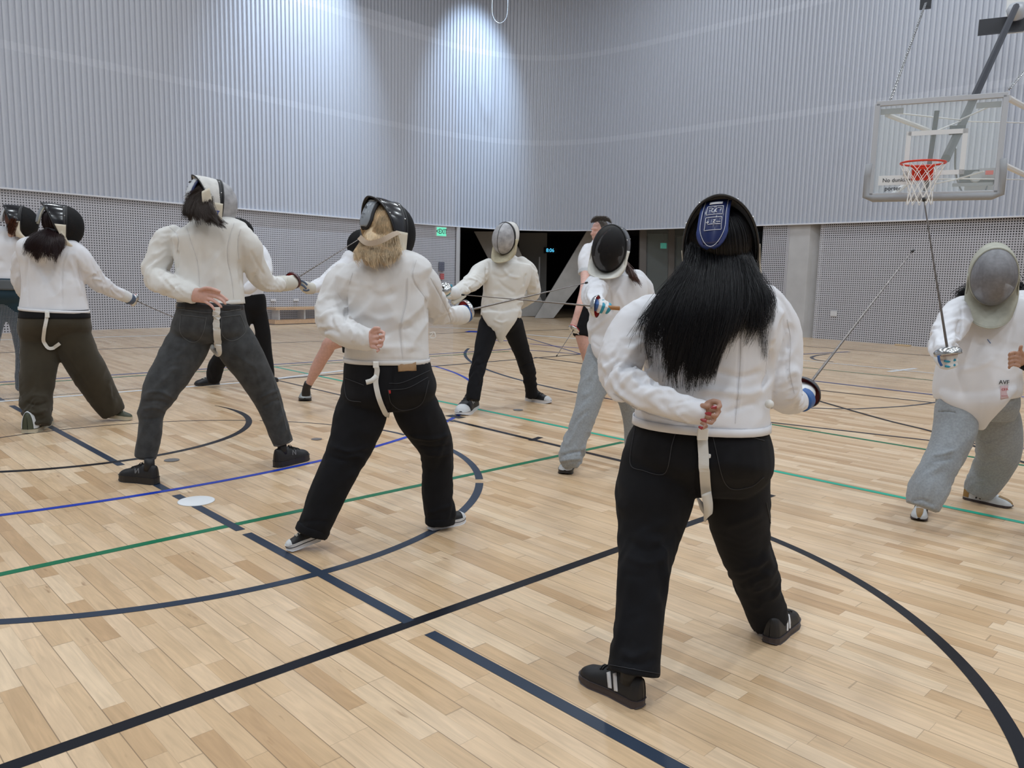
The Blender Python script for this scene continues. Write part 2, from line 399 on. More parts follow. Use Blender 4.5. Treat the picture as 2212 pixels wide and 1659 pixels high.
def path_pts(xa, xb, off):
    """points of the screen path between two pixel columns, set back by off"""
    pa = atz(xa, np.interp(xa, [q[0] for q in sp_px], [q[1] for q in sp_px]), Hs)[:2]; pb = atz(xb, np.interp(xb, [q[0] for q in sp_px], [q[1] for q in sp_px]), Hs)[:2]
    ia = int(np.argmin(((R_[:,:2]-pa)**2).sum(1))); ib = int(np.argmin(((R_[:,:2]-pb)**2).sum(1)))
    if xa <= 0: ia = 5
    if xb >= 2212: ib = len(R_)-5
    out = []
    for i in list(range(ia, ib, 40))+[ib]:
        p, n_ = on_path(Ls[i]); out.append(p-n_*off)
    return out
wl = path_pts(0, 983, .05)
panel_wall('wall_left', wl, 0, Hs+.12, perf)
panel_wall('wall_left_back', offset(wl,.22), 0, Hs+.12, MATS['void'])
wr0 = path_pts(1646, 1705, .05)
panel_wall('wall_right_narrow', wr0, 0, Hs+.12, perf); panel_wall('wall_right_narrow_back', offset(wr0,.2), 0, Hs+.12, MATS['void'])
wr = path_pts(1772, 2212, .05)
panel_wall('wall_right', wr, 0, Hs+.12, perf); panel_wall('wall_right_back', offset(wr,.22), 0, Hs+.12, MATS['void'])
# column standing between the perforated panels, under the screen
ca = path_pts(1700, 1771, .06); cm = MB(); a, b_ = ca[0], ca[-1]; n_ = unit(np.array([(b_-a)[1], -(b_-a)[0]]))
f1 = fl(1697,730)[:2]; f2 = fl(1748,731)[:2]; dirn = unit(b_-f2)
base = [a+n_*.0, f2 if np.dot(f2-a, n_) < 0 else a+(b_-a)*.7, b_, b_-n_*.6, a-n_*.6]
base = [a, a+(b_-a)*.70, b_-n_*.28, b_-n_*.8, a-n_*.8]
cm.add([(p[0],p[1],0) for p in base]+[(p[0],p[1],Hs+.12) for p in base], [(0,1,6,5),(1,2,7,6),(2,3,8,7),(3,4,9,8),(4,0,5,9),(5,6,7,8,9)])
o = bevel(cm.build('wall_column', MATS['grey_column']), .01); o['kind'] = 'structure'
TOP = 12.0
V = []; F = []
s = .05; per = .11
while s < Ls[-1]-per:
    for ds, dp in ((0,0),(.010,.046),(.046,.046),(.056,0)):
        p, n_ = on_path(s+ds); q = p+n_*dp; V += [(q[0],q[1],Hs),(q[0],q[1],TOP)]
    s += per
for i in range(len(V)//2-1): F.append((2*i,2*i+1,2*i+3,2*i+2))
scr = mkmesh('wall_screen', V, F, MATS['white_screen'], None, False); scr['kind'] = 'structure'; scr['label'] = 'white vertically ribbed metal screen curving round the upper hall'
eb = MB(); PP = [on_path(x) for x in np.arange(.1, Ls[-1]-.1, .25)]
eb.ribbon([(p[0]+n_[0]*.022, p[1]+n_[1]*.022, Hs-.012) for p, n_ in PP], .06, .028, np.array([0,0,1.]))
o = eb.build('trim_1', MATS['white_edge']); o['kind'] = 'structure'
# soffit behind the screen foot
V = []; F = []
Lp = [on_path(x) for x in np.arange(.1, Ls[-1]-.1, .5)]
for p, n_ in Lp: V += [(p[0]-n_[0]*.02, p[1]-n_[1]*.02, Hs+.16), (p[0]-n_[0]*6, p[1]-n_[1]*6, Hs+.16)]
for i in range(len(Lp)-1): F.append((2*i,2*i+1,2*i+3,2*i+2))
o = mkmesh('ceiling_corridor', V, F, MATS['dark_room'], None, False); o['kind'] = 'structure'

# ---- what the opening shows
def slab(name, px4, Y, thick, m, cat=None, label=None, kind='structure'):
    """a slab whose front face has corner pixels px4 [(x,y,Y)...] with real thickness away from the camera"""
    P = [at(x, y, yy) for x, y, yy in px4]; b = MB(); n = len(P)
    Q = [p+np.array([0,thick,0]) for p in P]
    b.add(P+Q, [tuple(range(n))[::-1], tuple(range(n, 2*n))]+[(i,(i+1)%n,n+(i+1)%n,n+i) for i in range(n)])
    o = b.build(name, m)
    if kind: o['kind'] = kind
    if label: tag(o, label, cat)
    return o
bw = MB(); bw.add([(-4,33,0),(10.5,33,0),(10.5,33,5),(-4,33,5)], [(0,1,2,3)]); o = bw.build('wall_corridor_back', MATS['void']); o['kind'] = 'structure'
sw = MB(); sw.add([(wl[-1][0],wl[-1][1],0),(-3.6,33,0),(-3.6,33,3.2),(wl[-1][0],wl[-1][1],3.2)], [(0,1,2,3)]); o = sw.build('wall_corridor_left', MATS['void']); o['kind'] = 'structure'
tr = MB(); tr.box((wl[-1][0],wl[-1][1],1.35), (.05,.12,1.35)); o = tr.build('trim_3', mat('panel_edge', (.5,.5,.52), .5)); o['kind'] = 'structure'
# steel/concrete braces (V) and the square pier
slab('diagonal_brace', [(1024,500,25.8),(1104,500,25.8),(1186,683,25.8),(1120,683,25.8)], 25.8, .3, MATS['concrete_brace'], 'brace', 'leaning grey concrete brace behind the white-masked fencer, foot on the corridor floor', None)
slab('diagonal_brace', [(1268,499,24.9),(1340,499,24.9),(1196,687,24.9),(1155,687,24.9)], 24.9, .3, MATS['concrete_brace'], 'brace', 'wide leaning grey brace running up right behind the black-masked fencer', None)
slab('pier', [(1121,503,27.2),(1182,503,27.2),(1179,682,27.2),(1121,682,27.2)], 27.2, .6, MATS['mullion'] if False else mat('pier_grey', (.27,.265,.26), .7), 'pier', 'dark grey square pier between the two leaning braces', None)
slab('handrail_post', [(1164,555,26.6),(1167,555,26.6),(1165,681,26.6),(1162,681,26.6)], 26.6, .04, MATS['grey_column'], 'post', 'thin pale vertical post in the corridor right of the square pier', None)
# glazed doors of the corridor
for i, (xa, xb, lab) in enumerate(((1383,1397,'left'),(1445,1458,'middle'))):
    slab('door_mullion', [(xa,478,23.2),(xb,478,23.2),(xb-3,690,23.2),(xa-3,690,23.2)], 23.2, .15, MATS['mullion'])
slab('wall_corridor_pale', [(1400,505,27),(1445,505,27),(1444,680,27),(1398,680,27)], 27, .1, MATS['pale_room'])
slab('wall_corridor_pale', [(1462,512,27),(1520,505,27),(1520,680,27),(1462,680,27)], 27, .1, MATS['pale_room'])
slab('door_mullion', [(1664,478,20.6),(1668,478,20.6),(1664,690,20.6),(1660,690,20.6)], 20.6, .15, MATS['mullion'])
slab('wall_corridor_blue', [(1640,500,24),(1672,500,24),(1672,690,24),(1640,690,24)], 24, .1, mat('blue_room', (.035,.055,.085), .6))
gl, GN, GLK, gb = nt('dark_glass'); gb.inputs['Base Color'].default_value = (.55,.62,.64,1); gb.inputs['Roughness'].default_value = .03; gb.inputs['Alpha'].default_value = .14
slab('window_1', [(1397,482,23.25),(1445,482,23.25),(1442,688,23.25),(1394,688,23.25)], 23.25, .02, gl)
slab('window_2', [(1458,482,23.25),(1520,482,23.25),(1520,688,23.25),(1455,688,23.25)], 23.25, .02, gl)
# a bench/low rail along the left wall
def wallbox(x0, x1, y0, y1, off, name, m, label=None, cat=None, thick=.06):
    """box standing against the left wall line: px x-range, z range"""
    def hit(px):
        d = ray(px, 700)[:2]
        for i in range(len(wl)-1):
            p, q = np.array(wl[i]), np.array(wl[i+1]); e = q-p; A_ = np.array([[d[0],-e[0]],[d[1],-e[1]]])
            try: t, u = np.linalg.solve(A_, p)
            except Exception: continue
            if 0 <= u <= 1 and t > 0: n_ = unit([e[1],-e[0]]); return p+e*u, n_
    (p, n1), (q, n2) = hit(x0), hit(x1); b = MB()
    P = [p+n1*off, q+n2*off, q+n2*(off+thick), p+n1*(off+thick)]
    b.add([(v[0],v[1],y0) for v in P]+[(v[0],v[1],y1) for v in P], [(0,3,2,1),(4,5,6,7),(0,1,5,4),(1,2,6,5),(2,3,7,6),(3,0,4,7)])
    o = b.build(name, m)
    if label: tag(o, label, cat)
    return o
bench = wallbox(575, 712, .36, .42, .02, 'bench', MATS['bench_wood'], None, None, .42)
tag(bench, 'long low wooden bench against the perforated wall on the left', 'bench')
bk = wallbox(575, 712, .02, .12, .03, 'bench_kickboard', MATS['bench_wood'], None, None, .36); bk.parent = bench
for x0 in (585, 640, 700):
    l_ = wallbox(x0, x0+3, .1, .36, .05, 'bench_leg', MATS['grey_column'], None, None, .3); l_.parent = bench
cp = mat('socket_plate', (.66,.66,.68), .4)
for xx in (590, 639):
    w_ = wallbox(xx-5.5, xx+5.5, .56, .62, .01, 'socket_plate', cp, 'pale wall socket plate above the low bench, '+('left one of the pair' if xx < 600 else 'right one of the pair'), 'socket', .02)
sg = wallbox(945, 956.5, 1.40, 1.66, .02, 'wall_notice', mat('notice_blue', (.035,.045,.09), .4), 'dark blue notice board on the perforated wall beside the opening', 'sign', .03)
fa = wallbox(948, 955, 1.16, 1.33, .02, 'fire_alarm', mat('alarm_red', (.42,.02,.02), .4), 'small red fire alarm box below the dark blue notice', 'alarm', .06)
tg = bpy.data.curves.new('x', 'FONT')
def text_mesh(name, txt, size, mtx, m, parent=None, ext=.001, width=1.0, bold=0.0):
    cu = bpy.data.curves.new(name, 'FONT'); cu.body = txt; cu.size = size; cu.align_x = 'CENTER'; cu.align_y = 'CENTER'; cu.extrude = ext; cu.offset = bold
    ob = bpy.data.objects.new(name, cu); COL.objects.link(ob); dg = bpy.context.evaluated_depsgraph_get(); dg.update()
    me = bpy.data.meshes.new_from_object(ob.evaluated_get(dg)); bpy.data.objects.remove(ob)
    for v in me.vertices: v.co.x *= width
    me.transform(mtx); o = bpy.data.objects.new(name, me); COL.objects.link(o); me.materials.clear(); me.materials.append(m)
    if parent: o.parent = parent
    return o
def frame(O, X, Z):
    """matrix with local x -> X, local y -> Z(up), local z -> out"""
    X = unit(X); Z = unit(np.array(Z)-np.dot(Z, X)*X); N_ = np.cross(X, Z)
    return Matrix(((X[0],Z[0],N_[0],O[0]),(X[1],Z[1],N_[1],O[1]),(X[2],Z[2],N_[2],O[2]),(0,0,0,1)))
em_g = mat('exit_green', (.05,.5,.3), .4, emis=(.16,.95,.62), es=.75); em_d = mat('exit_dark', (.005,.09,.06), .5)
def exit_sign(px, py, Y, w, h, X, label):
    O = at(px, py, Y); X = unit(X); n_ = np.cross(X, [0,0,1.])
    root = MB().box(O-n_*.03, (w/2+.02,.02,h/2+.02), [X, n_, [0,0,1]]).build('exit_sign', mat('sign_case', (.5,.52,.5), .4)); tag(root, label, 'sign')
    MB().box(O-n_*.005, (w/2,.008,h/2), [X, n_, [0,0,1]]).build('light_panel', em_g, root)
    text_mesh('letters', '<EXIT', h*.82, frame(O+n_*.006, X, (0,0,1)), em_d, root, .002, .72, .004)
    return root
exit_sign(954, 500.5, 21.1, .29, .22, (.78,.62,0), 'lit green EXIT sign high on the perforated wall left of the opening')
exit_sign(2208, 494, 16.4, .36, .22, (.74,-.67,0), 'lit green EXIT sign cut by the right edge, above the silver-masked fencer')
# exit sign's reflection in the glazed doors, built as a dim glowing slab
o = slab('sign_reflection', [(1427,525,26.5),(1440,525,26.5),(1440,537,26.5),(1427,537,26.5)], 26.5, .04, mat('reflection_green', (.01,.1,.07), .5, emis=(.05,.5,.36), es=.35), 'sign', 'dim green reflection of an exit sign in the corridor glass', None)
P_ = at(1433, 531, 26.5); h_ = MB().tube([P_+np.array([0,.03,.0]), np.array([P_[0],P_[1]+.03,Hs+.16])], .008, 6).build('hanger', MATS['void']); h_.parent = o  # added rod carrying the reflection slab
dg_ = mat('clock_blue', (.02,.1,.2), .5, emis=(.1,.6,1.0), es=1.4)
O = at(1188.5, 541, 27.0)
ck = text_mesh('digital_clock', '8:06', .17, frame(O, (1,0,0), (0,0,1)), dg_, None, .002, .95); tag(ck, 'small glowing blue digital display in the dark corridor behind the white-masked fencer', 'clock')
hang = MB(); hang.tube([O+np.array([0,.02,.05]), O+np.array([0,.02,Hs+.16-O[2]])], .006, 6); hang.box(O+np.array([0,.015,0]), (.22,.01,.1)); h_ = hang.build('housing', MATS['void'], None); h_.parent = ck

seg((1066,735),(1096,736.5),.10,'line_blue'); seg((1023,718),(1033,715.5),.45,'line_blue')
pv = at(1799, 683.5, np.interp(0, [0,1], [17.9,18])); pr = wr[0]+(wr[1]-wr[0])*0
def wr_hit(px, z):
    d = ray(px, 700)[:2]
    for i in range(len(wr)-1):
        p_, q_ = np.array(wr[i]), np.array(wr[i+1]); e = q_-p_; t, u = np.linalg.solve(np.array([[d[0],-e[0]],[d[1],-e[1]]]), p_)
        if 0 <= u <= 1 and t > 0: n_ = unit([e[1],-e[0]]); return np.array([*(p_+e*u+n_*.015), z]), unit([*e, 0]), np.array([*n_, 0])
h_ = wr_hit(1800, .62); tag(MB().box(h_[0], (.075,.012,.06), [h_[1], h_[2], [0,0,1]]).build('socket_plate', cp), 'pale wall socket plate low on the right perforated wall beside the column', 'socket')
h_ = wr_hit(1960, .015); tag(bevel(MB().box(h_[0]+h_[2]*.12, (.16,.06,.014), [h_[1], h_[2], [0,0,1]]).build('folded_cloth', mat('cloth_yellow', (.62,.45,.25), .9)), .01), 'small pale yellow item lying on the floor at the foot of the right wall', 'cloth')
# ---- rest of the hall (behind and beside the camera), ceiling
wb = MB(); pts = [tuple(R_[0][:2]),(-17.5,-14),(20,-14),tuple(R_[-1][:2])]
for i in range(3):
    p, q = pts[i], pts[i+1]; wb.add([(p[0],p[1],0),(q[0],q[1],0),(q[0],q[1],TOP),(p[0],p[1],TOP)], [(0,1,2,3)])
o = wb.build('wall_rear', mat('rear_white', (.40,.41,.43), .7)); o['kind'] = 'structure'
cb = MB(); cb.add([(-22,-15,TOP),(22,-15,TOP),(22,34,TOP),(-22,34,TOP)], [(0,3,2,1)]); o = cb.build('ceiling', MATS['ceiling_grey']); o['kind'] = 'structure'

# ---- divider nets hanging in the hall
def net_mat(name, cov, col):
    m, N, L, b = nt(name); uv = N.new('ShaderNodeUVMap'); uv.uv_map = 'UVMap'; sp = N.new('ShaderNodeSeparateXYZ'); L.new(uv.outputs[0], sp.inputs[0])
    Mn = lambda *a: math_node(N, L, *a); per = .0125
    fu = Mn('FRACT', Mn('DIVIDE', sp.outputs[0], per)); fv = Mn('FRACT', Mn('DIVIDE', sp.outputs[1], per))
    t = Mn('MAXIMUM', Mn('LESS_THAN', fu, cov), Mn('LESS_THAN', fv, cov))
    b.inputs['Base Color'].default_value = (*col, 1); b.inputs['Roughness'].default_value = .8; L.new(t, b.inputs['Alpha']); return m
def net(name, pts, z1, m, label):
    o = panel_wall(name, pts, .01, z1, m); del o['kind']; tag(o, label, 'net'); return o
nL = net('divider_net', [fl(-200,882)[:2], fl(527,824.5)[:2], fl(978,789)[:2]], 4.6, net_mat('net_left', .075, (.62,.64,.72)), 'fine pale divider net hanging across the left half of the hall')
nR = net('divider_net', [fl(1735,819)[:2], fl(2022,853)[:2], fl(2400,897)[:2]], 1.9, net_mat('net_right', .06, (.55,.57,.62)), 'fine pale divider net hanging behind the fencer on the right')
# ================================================================== soft-surface modelling
def adopt(o, parent):
    o.parent = parent; o.matrix_parent_inverse = parent.matrix_world.inverted() if parent.type != 'EMPTY' else Matrix.Translation(parent.location).inverted(); return o
def LF(P, k=.9, amp=0.0, lam=.06, sup=2.0, around=1.3, caps=(True, True), shrink=1.0):
    """a tapering limb or trunk: stations (px, py, world Y, half width in px[, k])"""
    rows = []
    for i, q in enumerate(P):
        x, y, Y, r = q[:4]; w = at(x, y, Y); kk = q[4] if len(q) > 4 else k
        a = amp if np.isscalar(amp) else amp[i]
        rows.append([*w, r*depth(w)/FPX, kk, a])
    return dict(rows=rows, lam=lam, sup=sup, around=around, caps=caps)
def LW(P, k=1.0, amp=0.0, lam=.06, sup=2.0, around=1.3, caps=(True, True)):
    """the same with world stations (x, y, z, radius m[, k])"""
    rows = []
    for i, q in enumerate(P):
        a = amp if np.isscalar(amp) else amp[i]; rows.append([q[0], q[1], q[2], q[3], q[4] if len(q) > 4 else k, a])
    return dict(rows=rows, lam=lam, sup=sup, around=around, caps=caps)
def loft_geo(L, scale=1.0, step=.02, n=30, add=0.0):
    R = catmull(np.array(L['rows']), step); m = len(R); V = []; F = []; A1 = []; A2 = []
    for i in range(m):
        P = R[i,:3]; t = unit(R[min(i+1,m-1),:3]-R[max(i-1,0),:3]); v = P-C0
        a = np.cross(t, v)
        if np.linalg.norm(a) < .15*np.linalg.norm(v): a = A1[-1] if A1 else np.array([1.,0,0])
        a = unit(a-t*np.dot(a,t))
        if A1 and np.dot(a, A1[-1]) < 0: a = -a
        b = np.cross(t, a); A1.append(a); A2.append(b)
        e = 2.0/L['sup']; r = max(.002, R[i,3]*scale+add)
        for k in range(n):
            w = 2*math.pi*k/n; c, s_ = math.cos(w), math.sin(w)
            V.append(P + a*r*math.copysign(abs(c)**e, c) + b*r*R[i,4]*math.copysign(abs(s_)**e, s_))
    for i in range(m-1):
        for k in range(n): F.append((i*n+k, (i+1)*n+k, (i+1)*n+(k+1)%n, i*n+(k+1)%n))
    # domed or flat ends
    for end, on in ((0, L['caps'][0]), (m-1, L['caps'][1])):
        base = end*n; P = R[end,:3]; t = unit(R[1,:3]-R[0,:3])*-1 if end == 0 else unit(R[-1,:3]-R[-2,:3])
        ring = [base+k for k in range(n)]
        if on:
            r = R[end,3]*scale+add; r2 = r*min(1, R[end,4])
            for f, h in ((.87,.5),(.5,.87)):
                st = len(V)
                for k in range(n): V.append(P + (np.array(V[base+k])-P)*f + t*r2*h)
                new = [st+k for k in range(n)]
                for k in range(n):
                    q = (ring[k], ring[(k+1)%n], new[(k+1)%n], new[k]); F.append(q if end else q[::-1])
                ring = new
            V.append(P+t*r2); c = len(V)-1
        else:
            V.append(P); c = len(V)-1
        for k in range(n):
            q = (ring[k], ring[(k+1)%n], c); F.append(q if end else q[::-1])
    # orientation check: make faces point outward
    V = np.array(V); f0 = F[0]; nn = np.cross(V[f0[1]]-V[f0[0]], V[f0[2]]-V[f0[0]])
    if np.dot(nn, V[f0[0]]-R[0,:3]) < 0: F = [f[::-1] for f in F]
    return V, F, R, np.array(A1), np.array(A2)
def remesh(b, vox, smooth=3):
    me = bpy.data.meshes.new('tmp'); me.from_pydata([tuple(v) for v in b.V], [], b.F); me.update()
    o = bpy.data.objects.new('tmp', me); COL.objects.link(o)
    m = o.modifiers.new('r', 'REMESH'); m.mode = 'VOXEL'; m.voxel_size = vox; m.use_smooth_shade = True
    dg = bpy.context.evaluated_depsgraph_get(); dg.update(); ev = o.evaluated_get(dg); em = ev.to_mesh()
    V = np.empty(len(em.vertices)*3); em.vertices.foreach_get('co', V); V = V.reshape(-1, 3)
    Fq = [tuple(p.vertices) for p in em.polygons]
    E = np.empty(len(em.edges)*2, dtype=int); em.edges.foreach_get('vertices', E); E = E.reshape(-1, 2)
    ev.to_mesh_clear(); bpy.data.objects.remove(o); bpy.data.meshes.remove(me)
    deg = np.bincount(E.ravel(), minlength=len(V))[:,None].clip(1)
    for it in range(smooth):
        for w in (.6, -.25) if smooth > 1 else (.5,):
            acc = np.zeros_like(V); np.add.at(acc, E[:,0], V[E[:,1]]); np.add.at(acc, E[:,1], V[E[:,0]])
            V = V+(acc/deg-V)*w
    return V, Fq, E
def vnormals(V, F):
    T = np.array([f[:3] for f in F]); n = np.cross(V[T[:,1]]-V[T[:,0]], V[T[:,2]]-V[T[:,0]]); N = np.zeros_like(V)
    for i in range(3): np.add.at(N, T[:,i], n)
    return N/np.linalg.norm(N, axis=1, keepdims=True).clip(1e-9)
def stroke(V, N, pts, w, h, both=False, sharp=2.0, taper=.15):
    """raise (h>0) or press in (h<0) a crease along a line seen from the front"""
    x, y = proj(V); D = ((V-C0) @ M[:,2]); P = catmull([(a, b, 0) for a, b in pts], 6.0)[:,:2]
    face = ((V-C0)*N).sum(1) < 0
    lo, hi = P.min(0)-3*w, P.max(0)+3*w
    sel = np.where(face & (x > lo[0]) & (x < hi[0]) & (y > lo[1]) & (y < hi[1]))[0]
    if len(sel) == 0: return V
    Q = np.c_[x[sel], y[sel]]; best = np.full(len(sel), 1e9); bt = np.zeros(len(sel)); n = len(P)-1
    for i in range(n):
        e = P[i+1]-P[i]; L2 = max(1e-9, e@e); t = ((Q-P[i])@e/L2).clip(0, 1); d = np.linalg.norm(Q-P[i]-t[:,None]*e, axis=1)
        m = d < best; best[m] = d[m]; bt[m] = (i+t[m])/n
    tp = np.minimum(1, np.minimum(bt, 1-bt)/max(taper, 1e-3)) if taper else 1
    V[sel] += N[sel]*(h*np.exp(-(best/w)**sharp)*tp)[:,None]; return V
def soft(name, lofts, vox, material, parent, smooth=3, strokes=(), seed=0, drape=.004, add=0.0, extra=None, dscale=5.0, cut=None):
    b = MB(); S_ = []
    for L in lofts:
        V, F, R, A1, A2 = loft_geo(L, 1.0, add=add); b.add(V, F); S_.append((R, A1, A2, L))
    if extra: extra(b)
    V, F, E = remesh(b, vox, smooth); N = vnormals(V, F)
    # folds: ridged noise that runs round each limb
    if any(np.max(np.abs(np.array(L['rows'])[:,5])) > 0 for L in lofts):
        best = np.full(len(V), 1e9); q = np.zeros((len(V), 3)); am = np.zeros(len(V))
        for li, (R, A1, A2, L) in enumerate(S_):
            s = np.r_[0, np.cumsum(np.linalg.norm(np.diff(R[:,:3], axis=0), axis=1))]
            for c0 in range(0, len(V), 20000):
                Vc = V[c0:c0+20000]; D = np.linalg.norm(Vc[:,None,:]-R[None,:,:3], axis=2)/(R[None,:,3]); j = D.argmin(1); d = D[np.arange(len(Vc)), j]
                m = d < best[c0:c0+20000]; jj = j[m]; dv = Vc[m]-R[jj,:3]
                tt = np.cross(A1[jj], A2[jj]); al = (dv*tt).sum(1)
                an = np.arctan2((dv*A2[jj]).sum(1), (dv*A1[jj]).sum(1))
                ix = np.where(m)[0]+c0; best[ix] = d[m]
                sv = s[jj]+0*al
                q[ix] = np.c_[(sv + np.sign(1)*al*np.sign((tt*(R[np.minimum(jj+1,len(R)-1),:3]-R[np.maximum(jj-1,0),:3])).sum(1)))/L['lam'], np.cos(an)*L['around'], np.sin(an)*L['around']+li*7.3]
                am[ix] = R[jj,5]
        nz = np.zeros(len(V)); sh = seed*3.17
        for i in np.where(am > 1e-5)[0]:
            a = q[i]; w = noise.noise((a[0]*.30+sh, a[1]*.7, a[2]*.7))*1.6
            r1 = 1-abs(noise.noise((a[0]*.72+w+sh+a[1]*.55, a[1]*.55+sh, a[2]*.55)))*2.8
            r2 = 1-abs(noise.noise((a[0]*1.5-w*1.5+sh+a[2]*.7, a[1]*.9, a[2]*.9+sh)))*2.8
            gate = .55+1.1*noise.noise((a[0]*.25, a[1]*.7+sh+5, a[2]*.7))
            nz[i] = (max(r1, -.3)+max(r2, -.25)*.22-.3)*min(1.2, max(.08, gate))
        V = V+N*(nz*am)[:,None]; deg = np.bincount(E.ravel(), minlength=len(V))[:,None].clip(1)
        for w_ in (.5, .5, -.2):
            acc = np.zeros_like(V); np.add.at(acc, E[:,0], V[E[:,1]]); np.add.at(acc, E[:,1], V[E[:,0]]); V = V+(acc/deg-V)*w_
    if drape:
        for i in range(len(V)):
            p = V[i]; V[i] = p+N[i]*drape*noise.noise((p[0]*dscale+seed, p[1]*dscale, p[2]*dscale*.8))
    if strokes:
        N = vnormals(V, F)
        for st_ in strokes: V = stroke(V, N, *st_)
    if cut is not None: V, F = cut(V, F)
    o = mkmesh_np(name, V, F, material) if all(len(f) == 4 for f in F) else mkmesh(name, V, F, material, None, True)
    if parent is not None: adopt(o, parent)
    return o
def ring(name, L, m, parent, add=.0025, T=.003):
    """a clean band of cloth following a limb's or trunk's section: hems, cuffs, waistbands"""
    V, F, R, A1, A2 = loft_geo(dict(L, caps=(False, False)), add=add); n = 30; k = len(R)*n
    F = [f for f in F if all(i < k for i in f)]; o = mkmesh(name, V[:k], F, m, None, True); adopt(o, parent); solidify(o, T); return o
from mathutils.bvhtree import BVHTree
def bvh(o):
    return BVHTree.FromPolygons([v.co.copy() for v in o.data.vertices], [tuple(p.vertices) for p in o.data.polygons])
def onto(t, px, py, lift=.002):
    d = unit(ray(px, py)); h = t.ray_cast(Vector(C0), Vector(d))
    if h[0] is None: return None, None
    n = np.array(h[1]);  n = n if np.dot(n, d) < 0 else -n
    return np.array(h[0])+n*lift, n
def drawn(name, trees, pts, w_px, m, parent, lift=.003, T=.0025, step=5):
    """a band or stitched line lying on a surface, along a drawn line"""
    P = catmull([(a, b, 0) for a, b in pts], step)[:,:2]; out = []; ns = []
    for x, y in P:
        best = None
        for t in trees:
            p, n = onto(t, x, y, lift)
            if p is not None and (best is None or depth(p) < depth(best[0])): best = (p, n)
        if best: out.append(best[0]); ns.append(best[1])
    if len(out) < 2: return None
    W = [w_px*depth(p)/FPX for p in out]
    o = MB().ribbon(out, W, T, ns).build(name, m, None, False); adopt(o, parent); return o
def decal(name, tree, poly, m, parent, lift=.003):
    """a flat patch lying on the surface: outline in drawn coordinates"""
    c = np.mean(np.array(poly), axis=0); V = []; 
    p0, n0 = onto(tree, *c, lift)
    if p0 is None: return None
    V = []; F = []; K = 4
    for r in range(1, K+1):
        for q in poly:
            x, y = c+(np.array(q)-c)*r/K; p, n = onto(tree, x, y, lift); V.append(p if p is not None else p0)
    n_ = len(poly); V = [p0]+V
    for k in range(n_): F.append((0, 1+k, 1+(k+1)%n_))
    for r in range(K-1):
        for k in range(n_): F.append((1+r*n_+k, 1+(r+1)*n_+k, 1+(r+1)*n_+(k+1)%n_, 1+r*n_+(k+1)%n_))
    o = mkmesh(name, V, F, m, None, True); adopt(o, parent); solidify(o, .0015); return o
def hair(name, guides, n, m, parent, spread=.006, r0=.0011, r1=.0004, seed=1, wave=0.0, seg=12, root_spread=None, sides=3, clump=22, cl_amt=.9, lmin=.66):
    """locks of hair between neighbouring guide lines [(px,py,Y)...]"""
    rg = np.random.default_rng(seed); G = []
    for g in guides:
        W = catmull([at(*p) for p in g], .01); s = np.r_[0, np.cumsum(np.linalg.norm(np.diff(W, axis=0), axis=1))]; s /= s[-1]
        G.append(np.array([[np.interp(t, s, W[:,c]) for c in range(3)] for t in np.linspace(0, 1, seg)]))
    T = np.linspace(0, 1, seg); ALL = np.zeros((n, seg, 3)); RR = np.zeros((n, seg))
    nc = max(3, n//clump); CK = np.sort(rg.uniform(0, len(G)-1, nc)); CJ = rg.normal(0, 1, (nc, 3))*spread*1.1; CL = rg.uniform(lmin, 1.0, nc); CW = rg.normal(0, 1, (nc, 3)); CP = rg.uniform(0, 6, nc); CF = rg.uniform(4, 8, nc)
    def gp(k):
        k = min(max(k, 0), len(G)-1.001) if len(G) > 1 else 0; a = int(k); f = k-a; return G[a]*(1-f)+G[min(a+1, len(G)-1)]*f
    for i in range(n):
        ci = rg.integers(nc); k0 = CK[ci]+rg.normal(0, .55); tight = T**1.5*cl_amt; Pa = gp(k0); Pb = gp(CK[ci]+rg.normal(0, .06))+np.outer(T, CJ[ci])
        P = Pa*(1-tight)[:,None]+Pb*tight[:,None]
        j = rg.normal(0, 1, 3)*spread; j2 = rg.normal(0, 1, 3)*spread*1.2
        rs = spread if root_spread is None else root_spread
        P = P+np.outer((1-T), rg.normal(0, 1, 3)*rs)+np.outer(T*(1-.7*tight), j)+np.outer(np.sin(T*math.pi), j2*.6)
        if wave:
            P = P+np.outer(np.sin(T*CF[ci]+CP[ci]+rg.normal(0, .3))*wave*(.3+.7*T), unit(CW[ci]))
        L = CL[ci]*rg.uniform(.88, 1.0) if rg.random() < .93 else min(1.0, CL[ci]*1.15); Ts = T*L
        ALL[i] = np.array([np.interp(Ts, T, P[:,c]) for c in range(3)]).T; RR[i] = np.linspace(r0, r1, seg)*rg.uniform(.7, 1.3)
    t = np.gradient(ALL, axis=1); t /= np.linalg.norm(t, axis=2, keepdims=True).clip(1e-9); v = ALL-C0
    a = np.cross(t, v); a /= np.linalg.norm(a, axis=2, keepdims=True).clip(1e-9); b2 = np.cross(t, a)
    V = np.stack([ALL+RR[...,None]*(math.cos(w)*a+math.sin(w)*b2) for w in (0, 2*math.pi/3, 4*math.pi/3)], axis=2)      # n,seg,3,3
    idx = np.arange(n*seg*3).reshape(n, seg, 3); Q = []
    for k in range(3): Q.append(np.stack([idx[:,:-1,k], idx[:,:-1,(k+1)%3], idx[:,1:,(k+1)%3], idx[:,1:,k]], axis=-1).reshape(-1, 4))
    o = mkmesh_np(name, V.reshape(-1, 3), np.concatenate(Q), m); adopt(o, parent); return o

